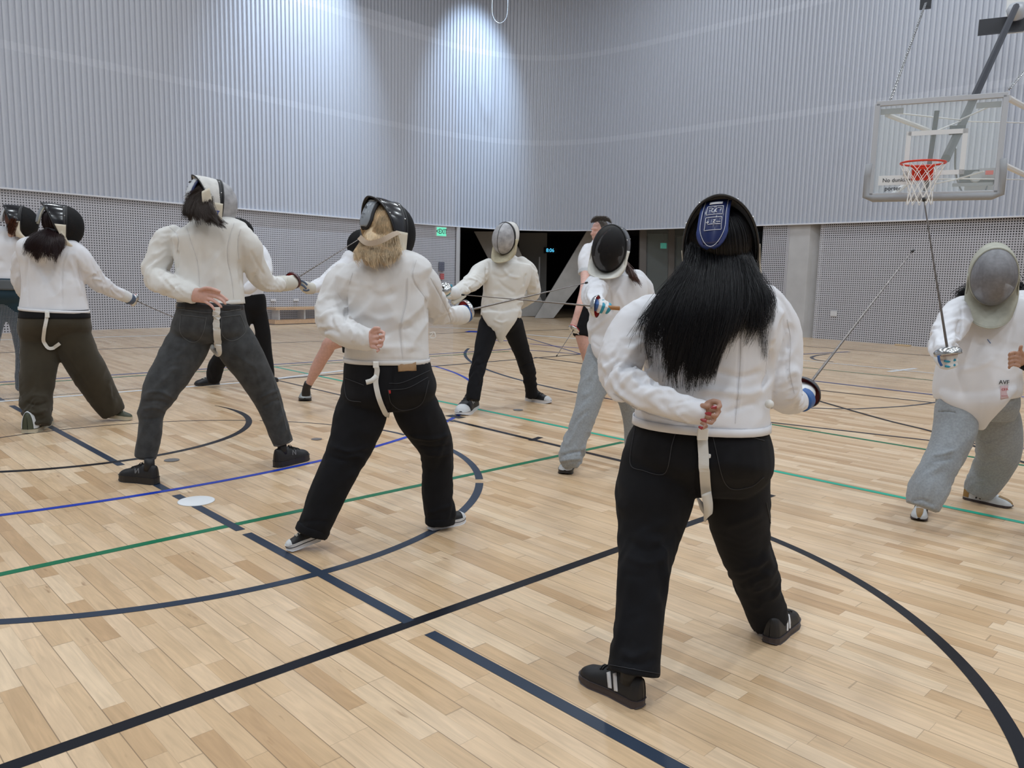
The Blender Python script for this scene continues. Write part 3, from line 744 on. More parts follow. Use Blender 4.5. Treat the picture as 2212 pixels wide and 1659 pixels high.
def scalp(O, R, n, m, parent, r=.0008, v1=2.15, sc=1.0, seed=5, az=1.75, lift=.004):
    """combed strands lying on the back of the head, from the crown to the nape"""
    rg = np.random.default_rng(seed); T = np.linspace(0, 1, 12); ALL = []
    for i in range(n):
        f = rg.uniform(-az, az); v = .12+rg.uniform(0, .5)+T*(v1-.3+rg.normal(0, .1)); ph = f*(.55+.45*T)+rg.normal(0, .05)*T; l = 1+(lift+abs(rg.normal(0, .004))*np.sin(T*3))/.09
        P = np.stack([.087*l*np.sin(v)*np.sin(ph), -.026-.099*l*np.sin(v)*np.cos(ph), .02+.113*l*np.cos(v)], 1)*sc; ALL.append(O+P @ R.T)
    ALL = np.array(ALL); t = np.gradient(ALL, axis=1); t /= np.linalg.norm(t, axis=2, keepdims=True).clip(1e-9); a = np.cross(t, ALL-C0); a /= np.linalg.norm(a, axis=2, keepdims=True).clip(1e-9); b2 = np.cross(t, a)
    V = np.stack([ALL+r*(math.cos(w)*a+math.sin(w)*b2) for w in (0, 2*math.pi/3, 4*math.pi/3)], axis=2); idx = np.arange(n*12*3).reshape(n, 12, 3)
    Q = [np.stack([idx[:,:-1,k], idx[:,:-1,(k+1)%3], idx[:,1:,(k+1)%3], idx[:,1:,k]], axis=-1).reshape(-1, 4) for k in range(3)]
    o = mkmesh_np('hair', V.reshape(-1, 3), np.concatenate(Q), m); adopt(o, parent); return o

# ------------------------------------------------------------------ heads and masks
def hframe(px, py, Y, yaw, pitch=0.0, roll=0.0):
    """head frame: yaw 0 looks away from the camera, + turns right; pitch + looks down; roll + leans right"""
    o = at(px, py, Y); a = -math.radians(yaw); p = -math.radians(pitch); r = math.radians(roll)
    Rz = np.array([[math.cos(a),-math.sin(a),0],[math.sin(a),math.cos(a),0],[0,0,1]])
    Rx = np.array([[1,0,0],[0,math.cos(p),-math.sin(p)],[0,math.sin(p),math.cos(p)]])
    Ry = np.array([[math.cos(r),0,math.sin(r)],[0,1,0],[-math.sin(r),0,math.cos(r)]])
    return o, Ry @ Rz @ Rx
def head_parts(O, R, sc=1.0):
    """closed shapes of a head with brow, nose, lips, chin and ears, to be merged into the body"""
    def f(b):
        q = lambda c: O+R @ (np.array(c)*sc)
        B = lambda c, r: b.ball(q(c), np.array(r)*sc, R)
        B((0,-.012,.022), (.076,.094,.100)); B((0,.022,-.045), (.058,.066,.072)); B((0,.05,-.098), (.030,.030,.022))
        B((0,.078,.028), (.052,.014,.011)); B((0,.098,-.012), (.011,.016,.026)); B((0,.104,-.026), (.015,.014,.010))
        B((0,.086,-.056), (.024,.010,.006)); B((0,.084,-.066), (.021,.010,.006))
        for s in (-1, 1): B((s*.076,-.008,-.01), (.010,.022,.031)); B((s*.036,.070,-.022), (.024,.016,.018))
    return f
def neck_loft(O, R, base, r=.052):
    t = O+R @ np.array([0,-.02,-.06]); b = np.array(base); return LW([(*t, r), (*((t+b)/2), r*.98), (*b, r*1.25)])

mat('mesh_black', (.010,.010,.011), .62, 0, spec=.15, alpha=.94); mat('mesh_steel', (.20,.20,.215), .5, .3, alpha=.90, var=.12, vscale=60); mat('mesh_white', (.38,.38,.40), .6, .1, alpha=.96, var=.25, vscale=22)
mat('vinyl_black', (.008,.009,.013), .22, coat=.4); mat('trim_black', (.012,.012,.014), .4)
mat('cover_white', (.62,.61,.59), .55, var=.08, vscale=25); mat('bib_cream', (.66,.60,.49), .8, var=.07, vscale=20, bump=.3, bscale=60)
mat('bib_olive', (.40,.40,.34), .85, var=.12, vscale=22, bump=.5, bscale=60); mat('bib_white', (.72,.71,.66), .8, var=.06, vscale=16, bump=.3, bscale=60); mat('bib_tan', (.47,.42,.30), .8, var=.12, vscale=25, bump=.3, bscale=60)
mat('rivet', (.75,.76,.78), .25, .9); mat('elastic_tan', (.42,.33,.25), .8); mat('elastic_dark', (.02,.02,.024), .8)
mat('pad_navy', (.010,.022,.115), .35, coat=.25); mat('pad_navy_edge', (.025,.05,.21), .45); mat('pad_grey', (.24,.27,.31), .35, coat=.2); mat('pad_black', (.012,.012,.015), .6); mat('pad_white', (.62,.66,.72), .5); mat('print_white', (.75,.78,.85), .6)
def mask(person, O, R, dome='mesh_black', cover='vinyl_black', trim='trim_black', bib='bib_cream', pad=('pad_grey','pad_black'), strap='elastic_tan', sc=1.0, bibdrop=.13, back=True, sidebib=True, cross=False, rivets=True, dome_y=.15, tongue_dx=0.0, bulge=1.0):
    q = lambda c: O+R @ (np.array(c, float)*sc)
    AX, AZ, Y0 = .108, .150, .028
    # front mesh dome (part), everything else hangs under it
    def dm(u, v):
        th = v*math.pi/2; w = 2*math.pi*u; k = math.sin(th)**.88
        return q((AX*k*math.sin(w), Y0+dome_y*math.cos(th)**1.05, AZ*k*math.cos(w)-.006*math.cos(th)))
    b = MB().grid(dm, 48, 20, True); o = b.build('fencing_mask', MATS[dome], None, True); adopt(o, person)
    I = o                                            # parent of the sub-parts
    def sub(b, name, m, smooth=True, thick=None):
        x = b.build(name, MATS[m], None, smooth); adopt(x, I)
        if thick: solidify(x, thick, 0)
        return x
    rim = MB().tube([q((AX*1.02*math.sin(w), Y0, AZ*1.015*math.cos(w))) for w in np.linspace(0, 2*math.pi, 49)], .0055*sc, 8, False); sub(rim, 'mask_rim', trim)
    if cross: sub(MB().tube([dm(0, v)+R@np.array([0,.002,0]) for v in np.linspace(.99, .03, 24)]+[dm(.5, v)+R@np.array([0,.002,0]) for v in np.linspace(.03, .99, 24)], .0022, 6), 'mesh_seam', trim)
    # cover: from ear to ear over the crown; its back edge sweeps forward towards the ears
    def yb(w): a = abs(w); return -.138+.105*min(1, (a/1.9))**1.3
    def cv(u, v):
        w = -1.92+3.84*u; y1 = yb(w); y = Y0+(y1-Y0)*v; g = 1.0+.05*math.sin(v*math.pi*.8)*bulge+.02*v
        return q((AX*g*math.sin(w), y, AZ*g*math.cos(w)-.004*v))
    sub(MB().grid(cv, 48, 10), 'mask_cover', cover, True, .004)
    sub(MB().tube([cv(u, 1) for u in np.linspace(0, 1, 48)], .0045*sc, 6), 'cover_edge', trim)
    # a lip strip where cover meets the mesh
    sub(MB().grid(lambda u, v: q((AX*(1.035)*math.sin(-1.95+3.9*u), Y0-.004-.022*v, AZ*1.03*math.cos(-1.95+3.9*u))), 44, 3), 'cover_band', trim, True, .003)
    if rivets:
        for w, v_, r_ in [(w, .12, .0042) for w in (-1.7,-1.1,-.5,.5,1.1,1.7)]+[(w, .93, .0035) for w in (-.5,.5,1.0,-1.0)]:
            sub(MB().ball(cv((w+1.92)/3.84, v_)+R@(np.array([math.sin(w),0,math.cos(w)])*.0045), r_*sc, None, 8, 5), 'rivet', 'rivet')
    # bib: hangs from the lower rim, ear to ear under the chin
    def bf(u, v):
        w = 1.62+(2*math.pi-3.24)*u; s_, c_ = math.sin(w), math.cos(w); und = max(0, -c_)
        S0 = np.array([AX*1.03*s_, Y0-.002-.02*(1-und), AZ*1.02*c_])
        E0 = np.array([.102*s_*(1+.35*und), -.045+.185*und, -.085-bibdrop*(.35+.65*und**1.1)])
        p = S0*(1-v)+E0*v; bl = math.sin(math.pi*v)*.016*(.6+.4*math.sin(9*u))
        return q(p+np.array([s_*bl, .6*und*bl+.004*math.sin(17*u+5*v)*v, 0]))
    bb = sub(MB().grid(bf, 40, 14), 'bib', bib, True, .007)
    sub(MB().tube([bf(u, 1) for u in np.linspace(0, 1, 40)], .0045*sc, 6), 'bib_edge', bib)
    if sidebib:
        for s in (-1, 1):    # cheek flaps of bib cloth behind the cover's lower corner
            fl_ = MB().grid(lambda u, v: q((s*(AX*1.07+.002), Y0-.004-.075*u*(1-v*.75), AZ*math.cos(1.62)+.012-.10*v-.02*u*v)), 8, 8); sub(fl_, 'cheek_flap', bib, True, .005)
    # tongue: sprung pad arching from the crown down the back of the head
    if back:
        def tg(u, v, g=1.0, off=0.0):
            a = v*1.52; W_ = .040*g; endr = max(0, (v-.74)/.26); hw = W_*math.sqrt(max(0, 1-endr**2*.96)) if endr > 0 else W_*(.9+.1*v)
            x = (u*2-1)*hw+tongue_dx*v; y = -.092-.066*math.sin(a)-off*math.cos((1-v)*.9); z = .139*math.cos(a)-.012*v+off*math.cos(v*1.5)*.6
            return q((x, y+.016*((u*2-1)**2), z))
        sub(MB().grid(lambda u, v: tg(u, .02+v*.98, 1.12, .0), 14, 26), 'tongue', pad[1], True, .010)
        t2 = sub(MB().grid(lambda u, v: tg(u, .05+v*.90, .86, .010), 14, 26), 'tongue_face', pad[0], True, .004)
    # elastic straps round the back
    if strap:
        for z, yy, wd in ((-.052,-.112,.030),):
            P = []; NN = []
            for w in np.linspace(-1.72, 1.72, 26): P.append(q((.100*math.sin(w), -.02-(.0-yy-.02)*max(0, math.cos(w))**.8, z+.012*math.cos(w)))); NN.append(R @ unit([math.sin(w), -math.cos(w)*.9, 0]))
            sub(MB().ribbon(P, wd*sc, .003, NN), 'back_strap', strap)
    return I, cv, (lambda u, v, g=1.0, off=0.012: tg(u, v, g, off)) if back else None

# ------------------------------------------------------------------ shoes
def shoe(person, heel, toe, upper, sole, zh=0.0, zt=0.0, sole_h=.030, w=1.0, flare=0.0, stripes=None, toecap=None, lace='lace_dark', nlogo=None, tongue=True, mid=None, heeltab=None, sock=None, length=None, foxing=False, high=1.0, toecol=None):
    h = fl(*heel); t = fl(*toe); f = unit(t-h); L = np.linalg.norm(t-h) if length is None else length
    h = np.array([h[0], h[1], zh]); pit = math.asin(max(-1, min(1, (zt-zh)/L)))
    F3 = unit(np.array([f[0]*math.cos(pit), f[1]*math.cos(pit), math.sin(pit)])); X3 = unit(np.cross(F3, [0,0,1.])); U3 = np.cross(X3, F3)
    q = lambda x, y, z: h+X3*x+F3*y+U3*z
    def hw(s):
        return w*L*np.interp(s, [0,.02,.08,.25,.45,.62,.75,.88,.95,.985,1.0], [.004,.082,.120,.130,.130,.152,.168,.150,.115,.07,.015])
    def cx(s): return .012*L*math.sin(s*math.pi*1.2)
    rock = lambda s: .012*max(0, (s-.80)/.2)**2*1.2 + .006*max(0, (.06-s)/.06)
    b = MB()
    def so(u, v):
        a = 2*math.pi*u; 
        s = .5-.5*math.cos(a/1.0) if True else 0
        side = 1 if a < math.pi else -1
        s = .5*(1-math.cos(a)); k = 1+flare*(1-v)
        return q(cx(s)+side*hw(s)*k*abs(1.0), s*L*1.0, v*sole_h+rock(s)*(1-v))
    b.grid(so, 64, 4, True); n = 4
    ring0 = [i*n for i in range(64)]; ring1 = [i*n+3 for i in range(64)]; b.F.append(tuple(ring0)); b.F.append(tuple(ring1[::-1]))
    root = None
    # upper
    H = lambda s: high*L*np.interp(s, [0,.02,.12,.25,.36,.45,.6,.75,.88,.96,1.0], [.20,.285,.30,.27,.29,.27,.215,.165,.13,.085,.02])+0
    def up(s, a):
        """s along the shoe, a across: -1 outer edge .. 0 top .. 1 inner edge"""
        th = a*math.pi/2; W_ = hw(s)*.97*np.interp(s, [0,1], [1,1]); e = .75
        x = W_*math.copysign(abs(math.sin(th))**.8, th)*(1-.12*math.cos(th)*0); z = sole_h*.85+(H(s))*max(0, math.cos(th))**e
        top = np.interp(s, [0,.1,.3,.5,.7,1], [.80,.78,.68,.58,.8,1]); x *= 1-(1-top)*max(0, math.cos(th))**1.2
        return q(cx(s)+x, s*L*.985+.002, z)
    ub = MB(); ub.grid(lambda u, v: up(.995*(u**1.35), v*2-1), 44, 22)
    root = ub.build('shoe', MATS[upper], None, True); adopt(root, person); root.location = (0,0,0)
    def sub(b, name, m, smooth=True, thick=None):
        x = b.build(name, MATS[m], None, smooth); adopt(x, root)
        if thick: solidify(x, thick, 0)
        return x
    s_ = sub(b, 'sole', sole, False); bevel(s_, .003)
    def nrm(s, a):
        e = 1e-3; du = up(min(s+e,1), a)-up(s-e, a); dv = up(s, a+e)-up(s, a-e); n_ = unit(np.cross(du, dv)); return n_ if np.dot(n_, up(s, a)-q(cx(s), s*L, sole_h)) > 0 else -n_
    def line(pts, wd, m, name='stripe', T=.0018, lift=.0012):
        P = [up(s, a)+nrm(s, a)*lift for s, a in catmull([(s, a, 0) for s, a in pts], .02)[:,:2]]; NN = [nrm(s, a) for s, a in catmull([(s, a, 0) for s, a in pts], .02)[:,:2]]
        return MB().ribbon(P, wd, T, NN), name, m
    for sd in (-1, 1):
        for st_ in (stripes or []):
            pts, wd, m = st_; x, nm, mm = line([(s, a*sd) for s, a in pts], wd, m); sub(x, nm, mm)
        if nlogo:
            for pts in ([(.40,.83),(.44,.55)], [(.44,.55),(.49,.83)], [(.49,.83),(.53,.52)]):
                x, nm, mm = line([(s, a*sd) for s, a in pts], .007, nlogo); sub(x, 'letter_mark', mm)
    if lace:
        lb = MB()
        for i, s in enumerate(np.linspace(.40, .66, 6)):
            wd_ = .34; P = [up(s+(.012 if (i % 2) else -.012)*(a/wd_), a)+nrm(s, a)*.003 for a in np.linspace(-wd_, wd_, 7)]; lb.tube(P, .0026, 6)
        for k in (-1, 1):
            P = catmull([up(.40, 0)+U3*.006, up(.42, .2*k)+U3*.016, up(.46, .42*k)+U3*.012, up(.44, .30*k)+U3*.004, up(.40, .05*k)+U3*.008], .01); lb.tube(P, .002, 5)
            P = catmull([up(.40, 0)+U3*.006, up(.44, .3*k)+U3*.01, up(.50, .48*k)+U3*.008], .01); lb.tube(P, .002, 5)
        sub(lb, 'lace', lace)
    if toecap:
        m = toecap; sub(MB().grid(lambda u, v: up(.84+.155*u, v*1.9-.95)+nrm(min(.99, .84+.155*u), v*1.8-.9)*.002, 12, 20), 'toe_cap', m)
    if toecol:           # centre strip on the toe
        sub(MB().grid(lambda u, v: up(.72+.27*u, (v-.5)*.55*(1-u*.1))+nrm(min(.985, .72+.27*u), (v-.5)*.5)*.0016, 12, 8), 'toe_strip', toecol)
    if mid: sub(MB().tube([so(u, .55)+0 for u in np.linspace(0, 1, 65)], .0022, 5, False), 'sole_line', mid)
    if heeltab: sub(MB().grid(lambda u, v: up(.02+.13*u, v*1.96-.98)+nrm(.03+.12*u, (v*1.9-.95))*.0018, 6, 20), 'heel_tab', heeltab)
    if sock:
        c0 = q(cx(.2), .22*L, sole_h+.04); c1 = q(cx(.2), .21*L, sole_h+.115); sub(MB().tube([c0, (c0+c1)/2, c1], [.034, .031, .030], 14), 'sock', sock)
    return root
for nm, c in (('shoe_black',(.010,.010,.012)),('shoe_white',(.62,.64,.66)),('shoe_green',(.06,.07,.045)),('shoe_silver',(.42,.45,.46)),('shoe_tan',(.30,.17,.05)),('shoe_red',(.45,.02,.02)),('sole_black',(.018,.017,.018)),('sole_brown',(.05,.038,.040)),('sole_white',(.70,.71,.74)),('sole_cream',(.52,.47,.36)),('lace_dark',(.01,.01,.012)),('lace_white',(.62,.62,.58)),('mark_grey',(.16,.16,.17)),('mark_white',(.68,.68,.70)),('sock_black',(.008,.008,.010))): mat(nm, c, .5)
MATS['shoe_silver'].node_tree.nodes['Principled BSDF'].inputs['Metallic'].default_value = .5

# ------------------------------------------------------------------ weapons
mat('steel_blade', (.22,.20,.19), .35, .85); mat('bell_steel', (.62,.64,.65), .22, .95); mat('bell_dark', (.10,.10,.11), .35, .6); mat('guard_pad_red', (.38,.008,.012), .6); mat('grip_brown', (.36,.17,.06), .5); mat('tip_black', (.02,.02,.02), .5); mat('guard_pad_maroon', (.10,.008,.012), .6)
def epee(g, tip, label, group=None, bell='bell_steel', pad='guard_pad_red', grip='bell_dark', bend=0.0, R_=.067, gl=.13, pom=True, tipr=.0065, blade_r=(.0062,.0028), name='epee'):
    """g, tip: (px,py,Y) of the bell's centre and of the point"""
    G = at(*g); T = at(*tip); d = unit(T-G)
    root = empty(name, G); tag(root, label, 'sword', group)
    bz = [( .0045,.026),(.016,.026),(.034,.023),(.052,.015),(.062,.004),(R_,-.008),(R_+.002,-.013),(R_-.001,-.014)]
    b = MB().lathe(bz, G-d*.02, d); o = b.build('bell_guard', MATS[bell], None, True); adopt(o, root); solidify(o, .0015)
    o = MB().lathe([(.002,.014),(.03,.012),(.05,.004),(.060,-.006),(R_-.003,-.0115)], G-d*.02, d).build('guard_pad', MATS[pad], None, True); adopt(o, root)
    n = 24; P = [G+(T-G)*t+np.array([0,0,1.])*(-bend)*math.sin(math.pi*t) for t in np.linspace(0, 1, n)]
    o = MB().tube(P, list(np.linspace(blade_r[0], blade_r[1], n)), 6).build('blade', MATS['steel_blade'], None, True); adopt(o, root)
    o = MB().tube([P[-1]-d*.006, P[-1]+d*.012], tipr, 10).build('tip', MATS['tip_black'], None, True); adopt(o, root)
    o = MB().tube([G-d*.0, G-d*gl*.5, G-d*gl], [.011,.013,.012], 12).build('grip', MATS[grip], None, True); adopt(o, root)
    if pom:
        o = MB().lathe([(.001,-.012),(.012,-.012),(.014,0),(.011,.012),(.001,.014)], G-d*(gl+.008), d, 16).build('pommel', MATS['bell_steel'], None, True); adopt(o, root)
    return root, d, G

# ------------------------------------------------------------------ cloths
def cloth(name, col, rough=.8, bump=.25, bscale=900, var=.04, vscale=6, sheen=.15): return mat(name, col, rough, bump=bump, bscale=bscale, var=var, vscale=vscale, sheen=sheen, spec=.3)
cloth('jacket_white', (.74,.745,.785), .5, .12, 700, .02); cloth('jacket_cream', (.715,.705,.68), .65, .15, 700, .03); cloth('jacket_cotton', (.70,.695,.70), .8, .2, 600, .03)
cloth('denim_black', (.0045,.0048,.0070), .9, .4, 1400, .25, 14, .02); cloth('denim_grey', (.048,.051,.055), .85, .5, 1400, .35, 16, .1); cloth('olive_fleece', (.040,.033,.021), .9, .3, 700, .15, 8)
cloth('sweat_grey', (.30,.325,.35), .9, .35, 500, .12, 90); cloth('sweat_dark', (.25,.26,.26), .9, .35, 500, .12, 90); cloth('black_cotton', (.005,.005,.0065), .9, sheen=.02); cloth('navy_teal', (.012,.035,.055), .8); cloth('grey_band', (.10,.11,.12), .8); cloth('shirt_grey', (.55,.57,.6), .8)
cloth('strap_white', (.72,.71,.68), .6, .4, 1500, .02); mat('buckle_white', (.78,.78,.76), .35); mat('leather_tan', (.34,.21,.11), .6, var=.1, vscale=60); mat('tab_red', (.45,.03,.03), .6); mat('stitch', (.20,.17,.15), .8); mat('stitch_white', (.55,.55,.56), .8); mat('seam_shadow', (.60,.59,.60), .8); mat('denim_line', (.035,.036,.042), .8); mat('denim_light', (.11,.115,.12), .85)
mat('skin_light', (.58,.37,.29), .5, var=.08, vscale=30, bump=.15, bscale=300); mat('skin_pink', (.62,.37,.31), .5, var=.08, vscale=40, bump=.15, bscale=300); mat('skin_brown', (.42,.24,.17), .5, var=.08, vscale=40, bump=.15, bscale=300)
mat('nail_red', (.28,.003,.012), .12, coat=.8); mat('nail_bare', (.62,.36,.30), .3)
for m_ in ('skin_light','skin_pink','skin_brown'):
    b_ = MATS[m_].node_tree.nodes['Principled BSDF']; b_.inputs['Subsurface Weight'].default_value = .12; b_.inputs['Subsurface Radius'].default_value = (.01,.004,.002)
mat('hair_black', (.0045,.0045,.007), .38, spec=.5); mat('hair_brown', (.034,.018,.011), .4, spec=.5); mat('hair_auburn', (.075,.022,.010), .4); mat('hair_blonde', (.68,.52,.33), .45, var=.3, vscale=30); mat('hair_maroon', (.022,.008,.009), .4); mat('hair_grey', (.07,.055,.045), .5)
mat('glove_white', (.70,.71,.72), .6, var=.04, vscale=20); mat('glove_blue', (.03,.11,.33), .5); mat('glove_teal', (.02,.28,.42), .5); mat('glove_slate', (.07,.10,.16), .6); mat('glove_cream', (.60,.58,.52), .7)
# ================================================================== people
def person(px, py, label):
    r = empty('person', tuple(fl(px, py))); tag(r, label, 'person', 'fencers training in the hall'); return r
def body(root, lofts, O, R, skin, vox=.010, extra=(), neck=True, chest=None, shrink=-.036, head=True):
    """one continuous body under the clothes; extra = bare hands, shins"""
    L2 = []
    for L in lofts:
        rows = [[*r[:3], max(.018, r[3]+shrink), r[4], 0] for r in L['rows']]; L2.append(dict(L, rows=rows, caps=(False, False)))
    ex = list(extra)
    if neck: ex.append(neck_loft(O, R, chest))
    return soft('body', L2+ex, vox, MATS[skin], root, 2, drape=0, extra=head_parts(O, R) if head else None)
def finger(P, r=3.0, k=.95): return LF([(x, y, Y, r*(1-.08*i)) for i, (x, y, Y) in enumerate(P)], k)
def patch_text(root, parent, O, X, Z, rows, m):
    for txt, dx, dz, size in rows:
        P = np.array(O)+unit(X)*dx+unit(Z)*dz; o = text_mesh('printed_text', txt, size, frame(P, X, Z), MATS[m], None, .0006); adopt(o, parent)

# ---- the woman in front: long black hair, navy-padded mask, black jeans
p = person(1535, 1440, 'fencer nearest the camera, long black hair down her white jacket, black jeans')
torso = LF([(1530,610,2.60,70,.62),(1532,640,2.60,128,.56),(1534,690,2.60,150,.60),(1530,760,2.60,141,.66),(1524,830,2.60,136,.72),(1516,880,2.60,143,.78),(1513,916,2.60,143,.82)], .65, [.003,.005,.009,.012,.014,.010,.002], .10, 2.3, 1.0, (True, False))
armL = LF([(1412,668,2.60,36),(1368,704,2.585,45),(1348,760,2.56,50),(1342,812,2.52,42),(1376,846,2.44,35),(1430,868,2.39,31),(1482,885,2.37,30),(1521,892,2.365,28)], .92, [.004,.008,.014,.019,.018,.011,.006,.002], .045, 2, 1.4, (True, False))
armR = LF([(1652,650,2.60,38),(1684,704,2.605,42),(1688,770,2.60,46),(1684,830,2.59,46),(1700,862,2.66,34),(1722,868,2.78,26)], .95, [.004,.008,.012,.016,.012,.004], .055, 2, 1.4, (True, True))
folds = [([(1375,745),(1340,790),(1330,820)],7,.006),([(1400,800),(1360,790),(1335,805)],6,-.006),([(1405,812),(1370,806),(1350,822),(1342,838)],6,.007),
         ([(1430,830),(1390,828),(1365,845)],5,-.005),([(1462,846),(1420,842),(1390,858)],6,.005),([(1398,725),(1402,770),(1400,800)],5,-.010),([(1390,735),(1350,760)],7,.006),
         ([(1665,745),(1672,700),(1690,665)],7,.010),([(1668,752),(1665,800),(1645,846)],5,-.014),([(1690,690),(1702,740),(1700,800),(1712,840)],2.4,-.004),
         ([(1655,830),(1620,850),(1560,846),(1500,840)],9,.006),([(1650,800),(1600,815),(1540,800)],8,-.005),([(1640,870),(1600,880),(1560,895)],7,-.004),
         ([(1325,850),(1380,885),(1440,905),(1490,915)],2.2,-.003),([(1460,892),(1475,905),(1492,915)],2,.003),([(1452,875),(1500,862),(1530,861)],3,-.002),
         ([(1600,700),(1597,780),(1592,860),(1585,915)],2.4,-.0035),([(1606,700),(1603,780),(1598,860),(1590,915)],2.4,.002),([(1470,700),(1455,780),(1440,830)],2.4,-.0035),
         ([(1700,700),(1712,720),(1700,760)],8,-.006),([(1640,610),(1690,650),(1712,700)],2.2,-.003),([(1376,905),(1450,922),(1560,928),(1652,938)],2,-.003)]
folds = [(a, b, c*1.5) for a, b, c in folds]
jk = soft('fencing_jacket', [torso, armL, armR], .0062, MATS['jacket_white'], p, 3, folds, 3, .003)
hip = LF([(1513,895,2.60,128,.78),(1512,918,2.60,138,.80),(1511,945,2.60,150,.82),(1508,985,2.60,158,.80),(1505,1025,2.60,150,.60),(1503,1060,2.60,120,.5)], .82, [0,0,.002,.004,.004,0], .09, 2.4, 1, (False, False))
legL = LF([(1425,985,2.60,80),(1414,1070,2.57,84),(1402,1150,2.53,70),(1391,1230,2.45,57),(1384,1320,2.39,52),(1375,1400,2.34,54),(1369,1456,2.31,58)], .92, [0,.006,.010,.013,.010,.013,.003], .08, 2, 1.2, (True, False))
legR = LF([(1590,985,2.60,74),(1590,1070,2.63,72),(1601,1150,2.68,60),(1621,1220,2.72,50),(1640,1280,2.77,45),(1655,1325,2.80,42),(1664,1348,2.81,40)], .92, [0,.006,.010,.015,.013,.009,.002], .07, 2, 1.2, (True, False))
jfold = [([(1350,1160),(1400,1190),(1460,1160)],9,-.006),([(1345,1200),(1400,1218),(1440,1200)],8,.006),([(1345,1240),(1395,1246)],7,-.004),([(1340,1400),(1365,1420),(1410,1400)],8,.006),([(1345,1425),(1380,1436),(1420,1420)],7,-.006),
         ([(1590,1255),(1640,1235),(1670,1250)],7,.006),([(1600,1285),(1650,1275),(1680,1285)],7,-.005),([(1560,1140),(1620,1120),(1650,1100)],8,.004),([(1512,900),(1506,960),(1503,1040),(1506,1085)],4,-.006)]
tr = soft('trousers', [hip, legL, legR], .0075, MATS['denim_black'], p, 3, jfold, 5, .003)
tb = bvh(tr)
for nm, pts in (('pocket_stitching', [(1372,925),(1362,1000),(1388,1016),(1436,1022),(1452,960),(1463,925)]), ('pocket_stitching', [(1540,945),(1568,1046),(1618,1052),(1650,1030)]), ('pocket_stitching', [(1540,945),(1600,940),(1650,952)])):
    drawn(nm, [tb], pts, 1.3, MATS['denim_line'], p, .0015)
drawn('hem_stitching', [tb], [(1318,1436),(1370,1446),(1424,1455)], 1.2, MATS['denim_line'], p, .0015)
drawn('side_seam', [tb], [(1655,1085),(1668,1150),(1686,1230),(1698,1300)], 1.6, MATS['denim_line'], p, .0012)
jb_ = bvh(jk)
drawn('jacket_seam', [jb_], [(1700,690),(1708,740),(1706,800),(1716,850)], 0.9, MATS['seam_shadow'], p, .0016, .001)
drawn('jacket_seam', [jb_], [(1602,700),(1600,780),(1594,860),(1588,915)], 0.9, MATS['seam_shadow'], p, .0016, .001)
drawn('jacket_seam', [jb_], [(1325,850),(1380,885),(1440,905),(1490,915)], 0.9, MATS['seam_shadow'], p, .0016, .001)
ring('jacket_hem', LF([(1514,903,2.60,143.5,.815),(1513,919,2.60,144.5,.825)], .8, 0, .1, 2.3), MATS['jacket_white'], p)
# back hand with red nails, palm out behind the back
hand = [LF([(1508,898,2.362,19),(1522,892,2.354,20),(1532,888,2.350,17)], .55),
        finger([(1528,873,2.350),(1541,867,2.338),(1553,869,2.330),(1556,877,2.322),(1549,881,2.316)], 7.4), finger([(1528,886,2.346),(1543,885,2.330),(1553,890,2.320),(1548,898,2.313),(1538,897,2.310)], 7.2),
        finger([(1523,899,2.345),(1535,901,2.328),(1543,907,2.318),(1537,914,2.311),(1527,911,2.308)], 6.8), finger([(1514,910,2.350),(1521,915,2.334),(1526,921,2.324),(1519,924,2.318)], 6.0),
        finger([(1508,884,2.352),(1518,876,2.340),(1528,878,2.330)], 6.8)]
O, R = hframe(1556, 540, 2.62, 14, 4, -6)
bd = body(p, [torso, armL, armR, hip, legL, legR], O, R, 'skin_brown', .0038, hand, True, at(1540,640,2.62))
nl = MB()
def nail(b, px, py, Y, ang, L=11, w=3.6):
    """almond nail lying in the picture's plane, ang in degrees"""
    a = math.radians(ang); c = at(px, py, Y); s = depth(c)/FPX; X = unit(M @ np.array([math.cos(a), math.sin(a), 0])); U = unit(M @ np.array([0,0,-1.])); W_ = np.cross(X, U)
    for k in range(9): pass
    b.grid(lambda u, v: c+X*((u-.35)*L*s)+W_*((v*2-1)*w*s*math.sqrt(max(0, 1-max(0,(u-.25)/.75)**2)) )+U*(.0022+.0022*(1-(v*2-1)**2)), 10, 7)
for a in ((1543,880,2.305,178,13,4.0),(1531,894,2.299,190,14,3.8),(1521,908,2.297,195,14,3.7),(1514,924,2.308,205,10,3.2)): nail(nl, *a)
o = nl.build('fingernails', MATS['nail_red'], None, True); adopt(o, p); solidify(o, .0012); o['label'] = 'long glossy red fingernails'
